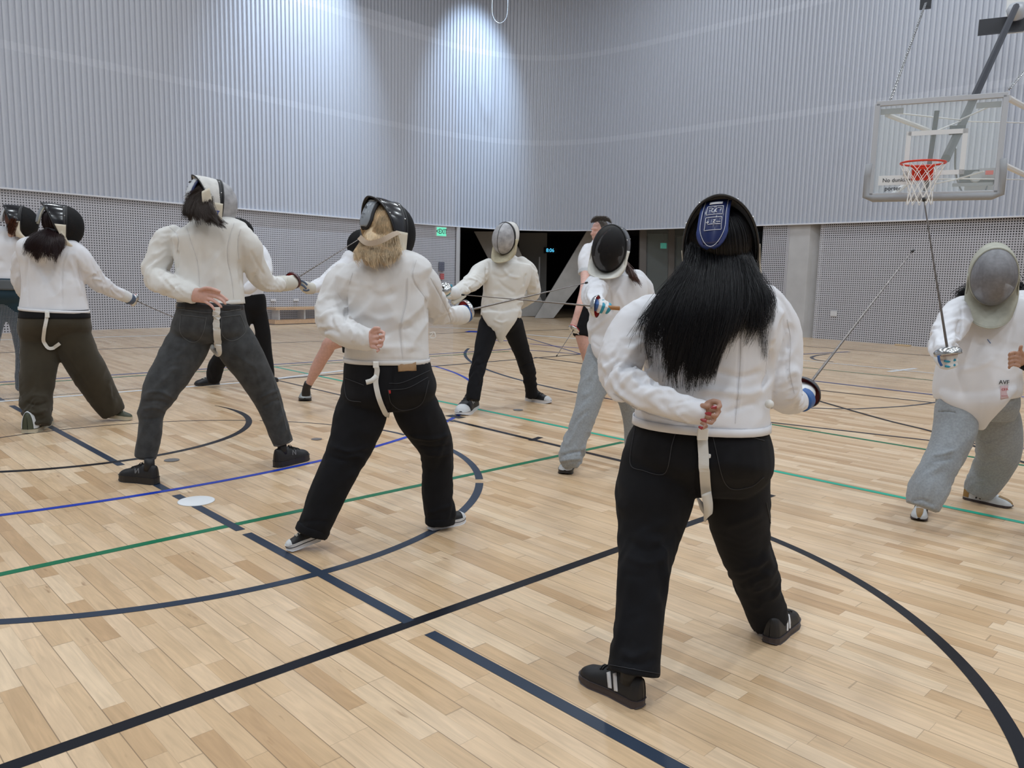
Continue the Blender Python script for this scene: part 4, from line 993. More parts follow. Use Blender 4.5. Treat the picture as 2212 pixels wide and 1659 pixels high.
# straps, buckle, ring
drawn('crotch_strap', [tb], [(1515,925),(1518,960),(1521,1000),(1524,1040),(1526,1070)], 22, MATS['strap_white'], p, .010, .003)
S1 = [at(1526,1065,2.42), at(1530,1095,2.44), at(1528,1118,2.50), at(1520,1100,2.6), at(1505,1075,2.72), at(1502,1040,2.80)]
o = MB().ribbon(catmull(S1, .01), .033, .003, np.array([.25,-1,0])).build('crotch_strap', MATS['strap_white'], None, True); adopt(o, p)
AX3 = [M[:,0], np.array([0,1.,0]), np.array([0,0,1.])]
for nm, (x, y, Y), h in (('buckle',(1518,938,2.398),(.017,.005,.019)), ('buckle_slider',(1522,985,2.405),(.019,.006,.007))):
    o = bevel(MB().box(at(x, y, Y), h, AX3).build(nm, MATS['buckle_white']), .003); adopt(o, p)
c = at(1595,936,2.445); s_ = depth(c)/FPX
rg_ = [c+M[:,0]*(10*s_*math.cos(a))+np.array([0,0,1.])*(10*s_*math.sin(a)-.004) for a in np.linspace(math.pi*1.02, math.pi*1.98, 18)]; rg_ = [c+M[:,0]*(-10*s_)+np.array([0,0,.012])]+rg_+[c+M[:,0]*(10*s_)+np.array([0,0,.012])]
o = MB().tube(rg_+[rg_[0]], .0032, 8).build('d_ring', MATS['buckle_white'], None, True); adopt(o, p)
o = MB().ribbon([c+np.array([0,.002,.02]), c+np.array([0,0,.008])], .03, .004, np.array([0,-1.,0])).build('ring_tab', MATS['strap_white']); adopt(o, p)
o = MB().tube([at(1662,873,2.45), at(1662,873,2.455)], .014, 18).build('side_button', MATS['buckle_white'], None, True); adopt(o, p)
# glove holding the sword, mostly hidden by the body
gl_ = soft('glove', [LF([(1706,868,2.74,26),(1724,862,2.82,24),(1738,852,2.90,22),(1744,842,2.96,18)], .85), LF([(1728,838,2.92,9),(1742,832,2.98,9),(1748,838,3.02,8)], .9), LF([(1736,852,2.93,9),(1748,856,2.99,8)], .9)], .005, MATS['glove_white'], p, 3, drape=0)
o = soft('glove_band', [LF([(1729,866,2.815,25.5),(1740,860,2.865,24)], .88, caps=(False, False))], .004, MATS['glove_blue'], p, 2, drape=0)
mk_, cv_, tg_ = mask(p, O, R, 'mesh_black', 'vinyl_black', 'trim_black', 'bib_cream', ('pad_navy','pad_navy_edge'), 'elastic_dark', 1.03, .12, tongue_dx=-.030, sidebib=True, dome_y=.13)
# printing on the navy pad
def on_pad(name, rows, m):
    for pts, w_ in rows:
        P = [tg_(u, v, .86, .0145) for u, v in catmull([(a, b, 0) for a, b in pts], .03)[:,:2]]
        o = MB().tube(P, w_, 5).build(name, MATS[m], None, True); adopt(o, mk_)
def box_uv(u0, u1, v0, v1): return [((u0,v0),(u1,v0)),((u1,v0),(u1,v1)),((u1,v1),(u0,v1)),((u0,v1),(u0,v0))]
def lin(a, b): return [(a[0]+(b[0]-a[0])*t, a[1]+(b[1]-a[1])*t) for t in (0,.33,.66,1)]
rows = [(lin(*e), .0009) for e in box_uv(.16,.88,.36,.53)] + [(lin(*e), .0009) for e in box_uv(.16,.88,.58,.77)]
rows += [([(.46,.43),(.41,.42),(.38,.455),(.41,.49),(.46,.485)], .0012), ([(.62,.43),(.57,.42),(.54,.455),(.57,.49),(.62,.485)], .0012), (lin((.54,.455),(.60,.455)), .001)]
rows += [(lin((.50,.625),(.60,.625)), .0011), (lin((.60,.625),(.50,.665)), .0011), (lin((.50,.665),(.60,.665)), .0011), (lin((.64,.655),(.82,.655)), .0012), (lin((.28,.685),(.84,.69)), .001), (lin((.20,.655),(.32,.655)), .0011), ([(.25,.635),(.30,.655),(.25,.675)], .001),
         (lin((.24,.40),(.40,.402)), .0009), (lin((.62,.40),(.80,.402)), .0009), (lin((.44,.385),(.58,.385)), .0008)]
on_pad('pad_print', rows, 'print_white')
o = MB().grid(lambda u, v: tg_(.22+.60*u, .24+.07*v, .86, .0150), 10, 6).build('pad_label', MATS['print_white'], None, True); adopt(o, mk_); solidify(o, .001)
seamP = [tg_(u, v, 1.0, .013) for u, v in [(.04,.15),(.04,.5),(.05,.75),(.15,.92),(.5,.985),(.85,.92),(.95,.75),(.96,.5),(.96,.15)]]
o = MB().tube(catmull(seamP, .008), .0008, 5).build('pad_stitching', MATS['print_white'], None, True); adopt(o, mk_)
# hair: cap on the head, then the long fall down the back
hb = MB().ball(O+R@np.array([0,-.028,.02]), (.086,.096,.112), R, 24, 16); o = hb.build('hair', MATS['hair_black'], None, True); adopt(o, p)
yb_ = 2.455
scalp(O, R, 5000, MATS['hair_black'], p, .0008)
G = [[(1492,532,2.56),(1475,585,2.50),(1425,640,2.46),(1380,690,2.44),(1352,735,2.43)],
     [(1500,532,2.56),(1480,585,2.49),(1440,640,2.44),(1415,700,2.42),(1418,772,2.42)],
     [(1510,527,2.56),(1498,585,2.48),(1470,650,2.43),(1450,720,2.41),(1438,800,2.41),(1432,832,2.41)],
     [(1522,527,2.56),(1515,585,2.475),(1500,660,2.42),(1478,740,2.40),(1462,810,2.40),(1468,845,2.40)],
     [(1540,527,2.56),(1540,585,2.47),(1532,660,2.41),(1515,740,2.395),(1500,800,2.39),(1495,838,2.39)],
     [(1560,527,2.56),(1562,585,2.47),(1560,660,2.41),(1545,740,2.395),(1530,790,2.39),(1524,832,2.39)],
     [(1580,527,2.56),(1585,585,2.475),(1586,660,2.42),(1570,720,2.40),(1552,765,2.40),(1540,812,2.40)],
     [(1595,532,2.56),(1602,585,2.49),(1612,650,2.44),(1606,690,2.43),(1590,725,2.43)],
     [(1603,532,2.56),(1618,585,2.50),(1642,640,2.46),(1650,700,2.44),(1638,765,2.44)],
     [(1608,537,2.56),(1632,595,2.52),(1668,640,2.50),(1690,695,2.48)]]
vol = [LF([(1552,520,2.56,44,.5),(1551,565,2.54,54,.5),(1545,620,2.515,78,.42),(1530,675,2.50,72,.30),(1515,730,2.485,46,.26),(1502,780,2.48,20,.26)], .4, [0,.004,.008,.010,.010,.004], .5, 2.2, 3.0)]
soft('hair', vol, .008, MATS['hair_black'], p, 3, seed=9, drape=.008, dscale=14)
hair('hair', G, 6000, MATS['hair_black'], p, .011, .0007, .0003, 3, .008, 14, .006, clump=70)
hair('hair', G[2:7], 5000, MATS['hair_black'], p, .008, .0008, .0003, 4, .006, 14, .006, clump=110)
hair('hair', [[(1615,560,2.5),(1650,640,2.46),(1650,700,2.445),(1658,770,2.445),(1652,800,2.44)], [(1600,560,2.5),(1625,640,2.45),(1640,720,2.44),(1640,790,2.44)]], 160, MATS['hair_black'], p, .010, .0005, .0002, 5, .006)
hair('hair', [[(1480,580,2.5),(1440,650,2.45),(1400,710,2.43),(1405,790,2.43)], [(1480,580,2.5),(1450,650,2.44),(1410,720,2.42),(1418,800,2.42)]], 180, MATS['hair_black'], p, .012, .0005, .0002, 6, .006)
st = [([(.33,.96),(.41,.46)], .015, 'mark_white'), ([(.43,.96),(.51,.46)], .015, 'mark_white')]
shoe(p, (1388,1530), (1258,1462), 'shoe_black', 'sole_brown', stripes=st, lace='lace_dark', heeltab='shoe_black', sole_h=.026, sock='sock_black')
shoe(p, (1660,1392), (1719,1332), 'shoe_black', 'sole_brown', stripes=st, lace='lace_dark', sole_h=.026, length=.27)
epee((1742,838,2.98), (1971,543,3.75), 'sword with dark maroon guard pad held by the fencer nearest the camera', 'fencing swords', bell='bell_dark', pad='guard_pad_maroon')
# its tail end shows below the sleeve
# ---- tall man on the left: white mask, brown hair, dark grey jeans
p = person(455, 1028, 'tall fencer in a white mask and faded dark grey jeans, brown hair, legs wide apart')
torso = LF([(447,474,4.98,36,.7),(452,492,4.98,72,.56),(456,515,4.98,80,.58),(452,565,4.98,70,.66),(452,610,4.98,69,.70),(456,658,4.98,69,.74)], .65, [.003,.006,.010,.012,.012,.003], .11, 2.3, 1, (True, False))
armL = LF([(378,505,4.97,20),(358,520,4.96,26),(347,550,4.94,27),(336,590,4.90,27),(360,612,4.83,23),(393,628,4.79,21),(423,639,4.76,20)], .92, [.003,.008,.014,.026,.022,.012,.003], .06, 2, 1.4, (True, False))
armR = LF([(520,508,5.0,25),(538,535,5.03,28),(548,570,5.10,26),(568,605,5.20,22),(590,613,5.33,17),(607,614,5.42,16)], .92, [.004,.008,.014,.018,.012,.004], .06, 2, 1.4, (True, False))
folds = [([(342,560),(325,580),(318,600)],3,.008),([(380,585),(360,585),(345,600)],3,-.010),([(383,594),(362,600),(352,618)],3,.008),([(395,612),(380,618),(370,632)],2.5,-.006),
         ([(384,540),(384,565),(382,585)],3,-.012),([(516,560),(519,590),(522,620)],3,-.012),([(400,480),(412,520),(425,560),(430,600)],1.6,-.005),([(506,482),(494,520),(492,560),(500,600),(505,640)],1.6,-.005),
         ([(430,530),(440,580),(436,630)],8,-.006),([(470,540),(462,590),(470,640)],8,.006),([(540,540),(556,570),(575,600)],3,-.006),([(552,595),(545,610),(556,622)],3,-.008),([(366,490),(384,510),(383,540)],1.6,-.005),([(520,495),(514,520),(516,560)],1.6,-.005)]
jk = soft('fencing_jacket', [torso, armL, armR], .0085, MATS['jacket_cream'], p, 3, folds, 11, .004)
hip = LF([(456,650,4.98,66,.80),(456,680,4.98,72,.80),(455,715,4.98,80,.72),(455,738,4.98,66,.5)], .8, [0,.003,.004,0], .1, 2.4, 1, (False, False))
legL = LF([(424,700,4.96,38),(405,745,4.93,45),(372,800,4.86,42),(345,848,4.80,36),(328,890,4.78,26),(322,940,4.77,25),(314,990,4.76,22)], .92, [0,.006,.008,.018,.014,.010,.002], .10, 2, 1.2, (True, False))
legR = LF([(488,700,5.0,38),(514,750,5.03,44),(545,800,5.08,37),(572,850,5.14,31),(590,895,5.17,25),(603,930,5.19,23),(612,957,5.20,21)], .92, [0,.006,.008,.018,.014,.010,.002], .10, 2, 1.2, (True, False))
jf = [([(312,850),(345,846),(378,862)],3,.010),([(310,868),(340,866),(368,874)],3,-.008),([(306,884),(335,880),(358,890)],3,.007),([(305,905),(330,905),(350,900)],3,-.005),([(560,862),(580,850),(604,842)],3,.009),([(566,880),(588,868),(608,862)],3,-.007),
      ([(430,720),(400,750),(370,790)],5,.004),([(380,790),(360,815),(345,830)],5,.006),([(468,670),(467,700),(466,730),(466,752)],2.5,-.006),([(500,760),(530,780),(560,800)],4,.005)]
tr = soft('trousers', [hip, legL, legR], .0085, MATS['denim_grey'], p, 3, jf, 12, .003); tb = bvh(tr)
for pts in ([(391,682),(390,718),(410,738),(428,735),(440,715),(446,685)], [(478,684),(480,722),(500,736),(520,728),(530,712),(519,680)], [(391,680),(445,686)], [(478,685),(519,680)], [(388,668),(455,676),(520,668)]): drawn('pocket_stitching', [tb], pts, 1.1, MATS['denim_light'], p, .002)
for pts, nm in (([(293,989),(314,994),(336,992)],'frayed_hem'), ([(592,962),(612,962),(631,950)],'frayed_hem')): drawn(nm, [tb], pts, 4.5, MATS['denim_light'], p, .003, .003)
drawn('side_seam', [tb], [(590,820),(605,870),(620,930)], 1, MATS['denim_light'], p, .001)
jt_ = bvh(jk)
for pts in ([(400,480),(412,520),(425,560),(430,600),(432,650)],[(506,482),(494,520),(492,560),(500,600),(505,645)],[(366,490),(384,510),(383,545)],[(520,495),(514,520),(516,560)]): drawn('jacket_seam', [jt_], pts, .7, MATS['seam_shadow'], p, .0018, .001)
ring('jacket_hem', LF([(455,651,4.98,69,.73),(456,660,4.98,69,.74)], .8, 0, .1, 2.3), MATS['jacket_cream'], p)
belt = soft('belt', [LF([(455,654,4.98,68.5,.82),(455,667,4.98,69.5,.82)], .8, 0, .1, 2.4, 1, (False, False))], .006, MATS['trim_black'], p, 2, drape=0)
hand = [LF([(418,638,4.745,15),(434,638,4.735,16),(449,641,4.725,15)], .5), finger([(447,630,4.72),(464,631,4.70),(478,638,4.695),(491,648,4.69)], 3.9), finger([(450,637,4.715),(466,641,4.695),(479,648,4.685),(487,656,4.685)], 3.9), finger([(449,645,4.712),(462,650,4.692),(472,657,4.685),(478,663,4.685)], 3.8), finger([(444,652,4.715),(454,658,4.70),(460,664,4.69),(463,669,4.69)], 3.5), finger([(432,627,4.72),(446,622,4.70),(462,625,4.685),(474,630,4.68)], 4.2)]
O, R = hframe(460, 441, 5.0, 52, 2, 4)
body(p, [torso, armL, armR, hip, legL, legR], O, R, 'skin_pink', .0042, hand, True, at(452,492,4.98))
drawn('crotch_strap', [tb], [(467,664),(468,690),(470,725),(472,752)], 15, MATS['strap_white'], p, .012, .003)
o = MB().ribbon(catmull([at(472,745,4.80), at(473,762,4.84), at(468,764,4.95), at(459,752,5.1), at(452,735,5.14)], .01), .034, .003, np.array([.1,-1,0])).build('crotch_strap', MATS['strap_white'], None, True); adopt(o, p)
gl = soft('glove', [LF([(600,613,5.40,17),(618,612,5.50,17),(630,611,5.56,15),(636,606,5.60,11)], .85), LF([(626,600,5.53,5),(636,598,5.60,5),(640,602,5.62,4)], .9)], .006, MATS['glove_cream'], p, 3, [([(612,598),(613,612),(612,628)],2,-.006),([(618,598),(620,612),(618,628)],2,.004)], drape=.002)
o = soft('cuff_line', [LF([(602,614,5.405,17.4),(605,614,5.42,17.4)], .93, caps=(False, False))], .005, MATS['seam_shadow'], p, 1, drape=0)
mk_, cv_, tg_ = mask(p, O, R, 'mesh_white', 'cover_white', 'trim_black', 'bib_cream', ('pad_white','pad_navy'), 'bib_cream', 1.0, .12, dome_y=.12)
hb = MB().ball(O+R@np.array([0,-.028,.02]), (.086,.098,.112), R, 24, 16); o = hb.build('hair', MATS['hair_brown'], None, True); adopt(o, p)
fp = [at(436,414,4.845), at(453,406,4.86), at(460,449,4.85), at(438,450,4.835)]; o = MB().grid(lambda u, v: (fp[0]*(1-u)+fp[1]*u)*(1-v)+(fp[3]*(1-u)+fp[2]*u)*v+np.array([0,-.006*math.sin(5*v+u*2),0]), 8, 8).build('cloth_flap', MATS['bib_cream'], None, True); adopt(o, mk_); solidify(o, .004)
cy_ = R@np.array([.118,-.02,-.055]); o = text_mesh('printed_text', 'PBT', .030, frame(O+cy_+R@np.array([.004,0,0]), R@np.array([0,1,0]), R@np.array([0,.1,1])), mat('print_blue', (.02,.06,.35), .5), None, .0008, 1, .001); adopt(o, mk_)
for txt, v_, sz in (('PBT', .45, .020), ('~~~', .62, .012), ('~~', .70, .010)):
    a_, b_, c_ = tg_(.5, v_, .86, .0155), tg_(.62, v_, .86, .0155), tg_(.5, v_-.03, .86, .0155); o = text_mesh('printed_text', txt, sz, frame(a_, b_-a_, c_-a_), MATS['trim_black'], None, .0008); adopt(o, mk_)
G = [[(432,412,4.890),(410,430,4.860),(399,450,4.800),(397,474,4.795)], [(436,412,4.880),(415,434,4.850),(408,456,4.785),(411,478,4.775)], [(440,414,4.880),(426,438,4.845),(424,460,4.775),(428,482,4.765)], [(446,416,4.880),(440,442,4.845),(443,468,4.765),(450,486,4.765)], [(450,420,4.880),(450,447,4.850),(462,472,4.775),(476,490,4.765)], [(455,424,4.900),(458,452,4.805),(476,478,4.785),(492,492,4.785)]]
scalp(O, R, 2500, MATS['hair_brown'], p, .0009)
hair('hair', G, 3600, MATS['hair_brown'], p, .009, .0009, .0004, 21, .013, 12, .005, clump=60, lmin=.8)
hair('hair', [[(432,408,4.88),(410,418,4.86),(392,423,4.86)], [(430,410,4.88),(408,424,4.86),(388,430,4.86)]], 60, MATS['hair_brown'], p, .008, .001, .0004, 22, .004)
kw = dict(lace='lace_dark', sole_h=.042, nlogo='mark_grey', sock='sock_black', w=1.06)
shoe(p, (341,1046), (262,1036), 'shoe_black', 'sole_black', **kw); shoe(p, (594,1010), (664,991), 'shoe_black', 'sole_black', **kw)
epee((637,603,5.62), (775,517,6.42), 'sword with dark red guard pad held by the fencer in dark grey jeans', 'fencing swords', R_=.058, pad='guard_pad_red', bell='bell_dark')

# ---- blonde woman in the middle
p = person(800, 1165, 'blonde fencer seen from behind, black mask, white jacket, black jeans with rolled hems')
torso = LF([(820,548,3.78,46,.7),(824,566,3.78,88,.56),(828,592,3.78,106,.58),(833,645,3.78,94,.68),(834,700,3.78,91,.74),(836,745,3.78,90,.78),(836,779,3.78,91,.80)], .65, [.003,.006,.012,.014,.014,.010,.002], .10, 2.4, 1, (True, False))
armL = LF([(742,590,3.77,24),(731,612,3.76,31),(722,645,3.74,32),(716,690,3.68,33),(748,720,3.58,29),(782,731,3.53,25),(806,731,3.51,22)], .92, [.004,.007,.010,.014,.014,.010,.003], .07, 2, 1.4, (True, False))
armR = LF([(898,588,3.79,30),(918,615,3.82,34),(930,648,3.90,31),(945,672,4.02,26),(968,680,4.18,20),(986,681,4.28,19)], .92, [.004,.008,.012,.016,.014,.005], .055, 2, 1.4, (True, False))
folds = [([(745,640),(748,670),(744,692)],3.5,-.014),([(770,705),(752,692),(738,700)],4,-.010),([(690,690),(710,676),(735,672)],5,.010),([(695,715),(715,712),(735,722)],4,-.008),([(700,650),(720,645),(742,650)],5,-.006),([(755,708),(765,722),(762,740)],4,.009),([(778,706),(786,722),(783,745)],4,-.006),
         ([(920,640),(923,670),(922,695)],3.5,-.012),([(878,600),(876,650),(864,710),(868,775)],1.8,-.006),([(884,600),(881,650),(870,710),(874,775)],1.8,.003),([(760,590),(752,620),(748,660)],1.6,-.004),([(895,562),(890,600),(925,650)],1.6,-.004),([(790,620),(820,640),(860,630)],9,-.008),([(780,670),(820,690),(860,680)],9,.009),([(800,740),(840,720),(900,700)],9,-.008),([(770,765),(830,752),(910,750)],8,.007),
         ([(930,600),(952,640),(970,680),(975,700)],1.6,-.005),([(940,690),(955,680),(980,672)],3,.005),([(745,772),(830,776),(926,778)],2,-.003)]
jk = soft('fencing_jacket', [torso, armL, armR], .0072, MATS['jacket_cotton'], p, 3, folds, 21, .004)
hip = LF([(836,772,3.78,90,.80),(838,810,3.78,96,.80),(842,850,3.78,102,.74),(846,885,3.78,84,.5)], .8, [0,.004,.006,0], .1, 2.4, 1, (False, False))
legL = LF([(792,835,3.76,46),(780,895,3.74,55),(760,955,3.70,48),(737,1005,3.66,42),(713,1055,3.63,40),(692,1105,3.61,37),(676,1146,3.60,34)], .92, [0,.006,.012,.016,.010,.008,.003], .09, 2, 1.2, (True, False))
legR = LF([(882,835,3.80,46),(904,893,3.83,50),(936,950,3.88,41),(946,1000,3.92,33),(945,1060,3.94,33),(950,1105,3.95,33),(951,1124,3.95,30)], .92, [0,.006,.012,.018,.010,.012,.003], .09, 2, 1.2, (True, False))
jf = [([(718,965),(755,975),(800,965)],4,.010),([(712,985),(745,995),(785,990)],4,-.008),([(880,940),(930,948),(975,938)],4,.011),([(900,962),(935,968),(975,962)],4,-.009),([(915,980),(945,984),(976,978)],4,.006),([(848,790),(846,830),(843,870),(842,895)],3,-.007),([(640,1130),(680,1125),(715,1128)],3,-.005),([(920,1110),(950,1100),(980,1090)],3,.006)]
tr = soft('trousers', [hip, legL, legR], .0085, MATS['denim_black'], p, 3, jf, 22, .003); tb = bvh(tr)
for pts in ([(838,842),(845,870),(870,886),(910,872),(926,822)], [(838,842),(880,838),(924,815)], [(744,815),(750,860),(780,868)], [(744,816),(786,832)], [(840,828),(870,826),(928,800)]): drawn('pocket_stitching', [tb], pts, 1.2, MATS['denim_line'], p, .0015)
jt_ = bvh(jk)
for pts in ([(880,600),(878,650),(866,710),(870,775)],[(762,590),(755,615)],[(899,562),(893,600),(922,650)],[(930,600),(952,640),(970,680),(975,700)]): drawn('jacket_seam', [jt_], pts, .8, MATS['seam_shadow'], p, .0018, .001)
ring('jacket_hem', LF([(836,772,3.78,91,.80),(836,781,3.78,91,.80)], .8, 0, .1, 2.4), MATS['jacket_cotton'], p)
for nm, L in (('rolled_hem', LF([(679,1136,3.604,37),(672,1154,3.597,37)], .92, .003, .05, 2, 1.2, (False, False))), ('rolled_hem', LF([(951,1113,3.95,33),(951,1131,3.95,33)], .92, .003, .05, 2, 1.2, (False, False)))): soft(nm, [L], .006, MATS['denim_black'], p, 2, drape=0)
decal('leather_patch', tb, [(859,782),(898,782),(899,801),(860,803)], MATS['leather_tan'], p, .003); decal('pocket_tab', tb, [(839,843),(843,843),(844,850),(840,850)], MATS['tab_red'], p, .003)
hand = [LF([(798,731,3.50,18),(810,731,3.495,18)], .55), finger([(808,720,3.485),(820,716,3.468),(830,719,3.460),(829,725,3.452),(820,726,3.448)], 4.6), finger([(807,730,3.483),(820,728,3.462),(829,731,3.454),(827,737,3.446),(818,737,3.444)], 4.6), finger([(806,740,3.483),(817,740,3.462),(826,743,3.454),(823,749,3.446),(815,748,3.444)], 4.5), finger([(803,749,3.487),(812,751,3.468),(819,755,3.458),(815,759,3.452)], 4.2), finger([(803,716,3.485),(810,709,3.474),(819,709,3.466)], 4.6)]
O, R = hframe(837, 503, 3.82, 39, 4, 2)
body(p, [torso, armL, armR, hip, legL, legR], O, R, 'skin_pink', .004, hand, True, at(824,566,3.78))
mk_, cv_, tg_ = mask(p, O, R, 'mesh_black', 'vinyl_black', 'trim_black', 'bib_cream', ('pad_grey','pad_black'), 'elastic_tan', .97, .12, dome_y=.125)
for txt, v_, sz in (('A', .50, .026), ('~~~', .68, .012), ('~~', .76, .010)):
    a_, b_, c_ = tg_(.5, v_, .86, .0155), tg_(.62, v_, .86, .0155), tg_(.5, v_-.03, .86, .0155); o = text_mesh('printed_text', txt, sz, frame(a_, b_-a_, c_-a_), MATS['trim_black'], None, .0008); adopt(o, mk_)
o = MB().grid(lambda u, v: tg_(.22+.60*u, .16+.09*v, .86, .0150), 10, 6).build('pad_label', mat('label_grey', (.42,.44,.44), .5), None, True); adopt(o, mk_); solidify(o, .001)
o = MB().ball(O+R@np.array([0,-.028,.02]), (.086,.098,.112), R, 24, 16).build('hair', MATS['hair_blonde'], None, True); adopt(o, p)
G = [[(795,500,3.700),(778,535,3.660),(765,555,3.605),(770,568,3.600)], [(805,500,3.700),(790,535,3.650),(785,560,3.595),(790,575,3.595)], [(820,500,3.700),(812,540,3.650),(808,562,3.595),(812,580,3.595)], [(835,500,3.710),(832,540,3.660),(830,560,3.600),(835,574,3.595)], [(848,500,3.720),(848,535,3.680),(848,555,3.615),(845,572,3.605)], [(855,505,3.740),(860,535,3.700),(864,550,3.635),(866,558,3.625)]]
scalp(O, R, 2500, MATS['hair_blonde'], p, .0009, 2.0)
hair('hair', G, 3800, MATS['hair_blonde'], p, .008, .0009, .0004, 31, .013, 12, .004, clump=60, lmin=.72)
soft('hair', [LF([(822,500,3.74,28,.7),(815,525,3.70,34,.5),(812,548,3.675,34,.4)], .6, [0,.006,.004], .4, 2.2, 3.0)], .008, MATS['hair_blonde'], p, 3, seed=4, drape=.006, dscale=14)
hair('hair', [[(822,458,3.71),(812,485,3.69),(800,512,3.685)], [(832,458,3.715),(828,485,3.695),(822,514,3.69)], [(840,462,3.725),(842,488,3.71),(846,510,3.705)]], 2600, MATS['hair_blonde'], p, .004, .0008, .0005, 32, .004, lmin=.85)
o = MB().ribbon(catmull([at(776,512,3.68), at(790,524,3.625), at(808,525,3.60), at(830,517,3.60), at(850,506,3.64), at(862,502,3.70)], .01), .025, .002, np.array([0,-1,.15])).build('elastic_strap', MATS['elastic_tan'], None, False); adopt(o, mk_)
drawn('crotch_strap', [tb], [(811,783),(815,800),(812,825),(818,855),(830,885),(838,899)], 11, MATS['strap_white'], p, .010, .003)
o = MB().ribbon(catmull([at(814,812,3.43), at(803,822,3.42), at(791,826,3.43)], .005), .022, .003, np.array([.1,-1,.2])).build('strap_tail', MATS['strap_white'], None, True); adopt(o, p)
o = bevel(MB().box(at(812,788,3.43), (.012,.006,.014), [M[:,0], np.array([0,1.,0]), np.array([0,0,1.])]).build('buckle', MATS['buckle_white']), .003); adopt(o, p)
o = MB().tube(catmull([at(928,720,3.7), at(938,718,3.7), at(940,729,3.7), at(929,729,3.7), at(936,719,3.7)], .004), .0025, 6).build('side_ring', MATS['buckle_white'], None, True); adopt(o, p)
soft('glove', [LF([(980,681,4.25,20),(996,680,4.34,21),(1008,676,4.40,18),(1012,672,4.44,14)], .85)], .006, MATS['glove_white'], p, 3, [([(990,662),(992,680),(990,698)],1.8,-.005)], drape=.002)
soft('glove_band', [LF([(1001,679,4.365,20.5),(1008,677,4.40,19)], .88, caps=(False, False))], .005, MATS['glove_blue'], p, 2, drape=0)
kw = dict(lace='lace_white', sole_h=.034, mid='sole_black', toecap='shoe_white', w=.95)
shoe(p, (694,1180), (618,1192), 'shoe_black', 'sole_white', zh=.035, **kw); shoe(p, (926,1145), (1003,1126), 'shoe_black', 'sole_white', **kw)
epee((1013,670,4.42), (1266,611,5.02), 'sword with bright red guard pad held by the blonde fencer', 'fencing swords', R_=.058)

# ---- olive trousers
p = person(150, 920, 'fencer in loose olive trousers, black mask over dark reddish hair, white jacket')
torso = LF([(112,508,6.35,22,.7),(112,524,6.35,60,.56),(112,545,6.35,66,.6),(114,590,6.35,58,.66),(117,630,6.35,60,.70),(118,672,6.35,67,.74)], .65, [.004,.008,.014,.018,.016,.003], .12, 2.3, 1, (True, False))
armL = LF([(62,535,6.35,16),(48,560,6.36,19),(43,600,6.38,17),(50,630,6.45,13),(62,648,6.6,11)], .92, [.004,.01,.014,.012,.004], .07)
armR = LF([(150,535,6.37,20),(168,555,6.4,25),(190,585,6.48,23),(214,610,6.58,19),(240,627,6.72,15),(262,636,6.82,13)], .92, [.004,.012,.018,.02,.016,.004], .06, 2, 1.4, (True, False))
folds = [([(60,540),(60,600),(62,668)],1.3,-.006),([(148,535),(135,580),(134,668)],1.3,-.006),([(165,560),(172,590),(178,615)],2.5,-.014),([(150,560),(165,600),(175,640)],4,.010),([(80,560),(100,600),(120,640)],7,-.008),([(60,560),(56,600),(52,630)],2.5,-.010),([(205,590),(200,605),(208,620)],2.2,-.01),([(225,605),(220,618),(228,632)],2,.009),([(243,615),(240,628),(246,640)],2,-.008)]
soft('fencing_jacket', [torso, armL, armR], .010, MATS['jacket_white'], p, 3, folds, 31, .005)
hip = LF([(118,668,6.35,64,.80),(119,700,6.35,70,.80),(121,722,6.35,68,.6),(124,738,6.35,50,.5)], .8, [0,.004,.004,0], .1, 2.4, 1, (False, False))
legL = LF([(90,715,6.33,39),(87,760,6.30,38),(82,810,6.24,34),(80,850,6.2,30),(79,890,6.15,28),(82,920,6.12,24)], .92, [0,.006,.01,.022,.03,.01], .07, 2, 1.2, (True, False))
legR = LF([(141,702,6.37,40),(156,735,6.40,41),(175,772,6.43,38),(198,812,6.5,36),(224,856,6.58,30),(246,891,6.64,25)], .92, [0,0,.006,.01,.014,.004], .1, 2, 1.2, (True, False))
tr = soft('trousers', [hip, legL, legR], .010, MATS['olive_fleece'], p, 3, [([(54,868),(80,875),(105,868)],3,-.012),([(52,885),(78,892),(104,884)],3,.014),([(54,902),(80,908),(102,900)],3,-.010),([(130,745),(160,790),(200,850)],4,.006)], 32, .006); tb = bvh(tr)
ring('jacket_hem', LF([(118,666,6.35,66.8,.78),(118,672,6.35,66.8,.79)], .8, 0, .1, 2.3), MATS['jacket_white'], p, T=.0015)
ring('undershirt', LF([(118,668,6.35,64.5,.78),(119,686,6.35,67.5,.8)], .8, 0, .1, 2.4), MATS['black_cotton'], p)
O, R = hframe(133, 487, 6.38, 58, 2, 2)
body(p, [torso, armL, armR, hip, legL, legR], O, R, 'skin_light', .012, (), True, at(112,524,6.35))
mk_, cv_, tg_ = mask(p, O, R, 'mesh_black', 'vinyl_black', 'trim_black', 'bib_cream', ('pad_grey','bib_olive'), 'elastic_dark', 1.06, .10, dome_y=.125)
o = MB().ball(O+R@np.array([0,-.028,.02]), (.09,.1,.115), R, 24, 16).build('hair', MATS['hair_maroon'], None, True); adopt(o, p)
G = [[(105,495,6.280),(75,510,6.240),(55,525,6.130),(48,545,6.120)], [(108,495,6.280),(85,515,6.140),(68,535,6.110),(62,555,6.110)], [(112,500,6.280),(98,520,6.140),(88,540,6.110),(84,562,6.110)], [(118,500,6.280),(110,525,6.140),(105,545,6.110),(108,565,6.110)], [(125,505,6.290),(122,525,6.160),(124,540,6.140),(122,555,6.130)], [(130,505,6.300),(134,520,6.190),(138,530,6.180),(128,545,6.160)]]
scalp(O, R, 1500, MATS['hair_maroon'], p, .0013)
hair('hair', G, 4500, MATS['hair_maroon'], p, .012, .0015, .0006, 41, .010, 12, .006, clump=60)
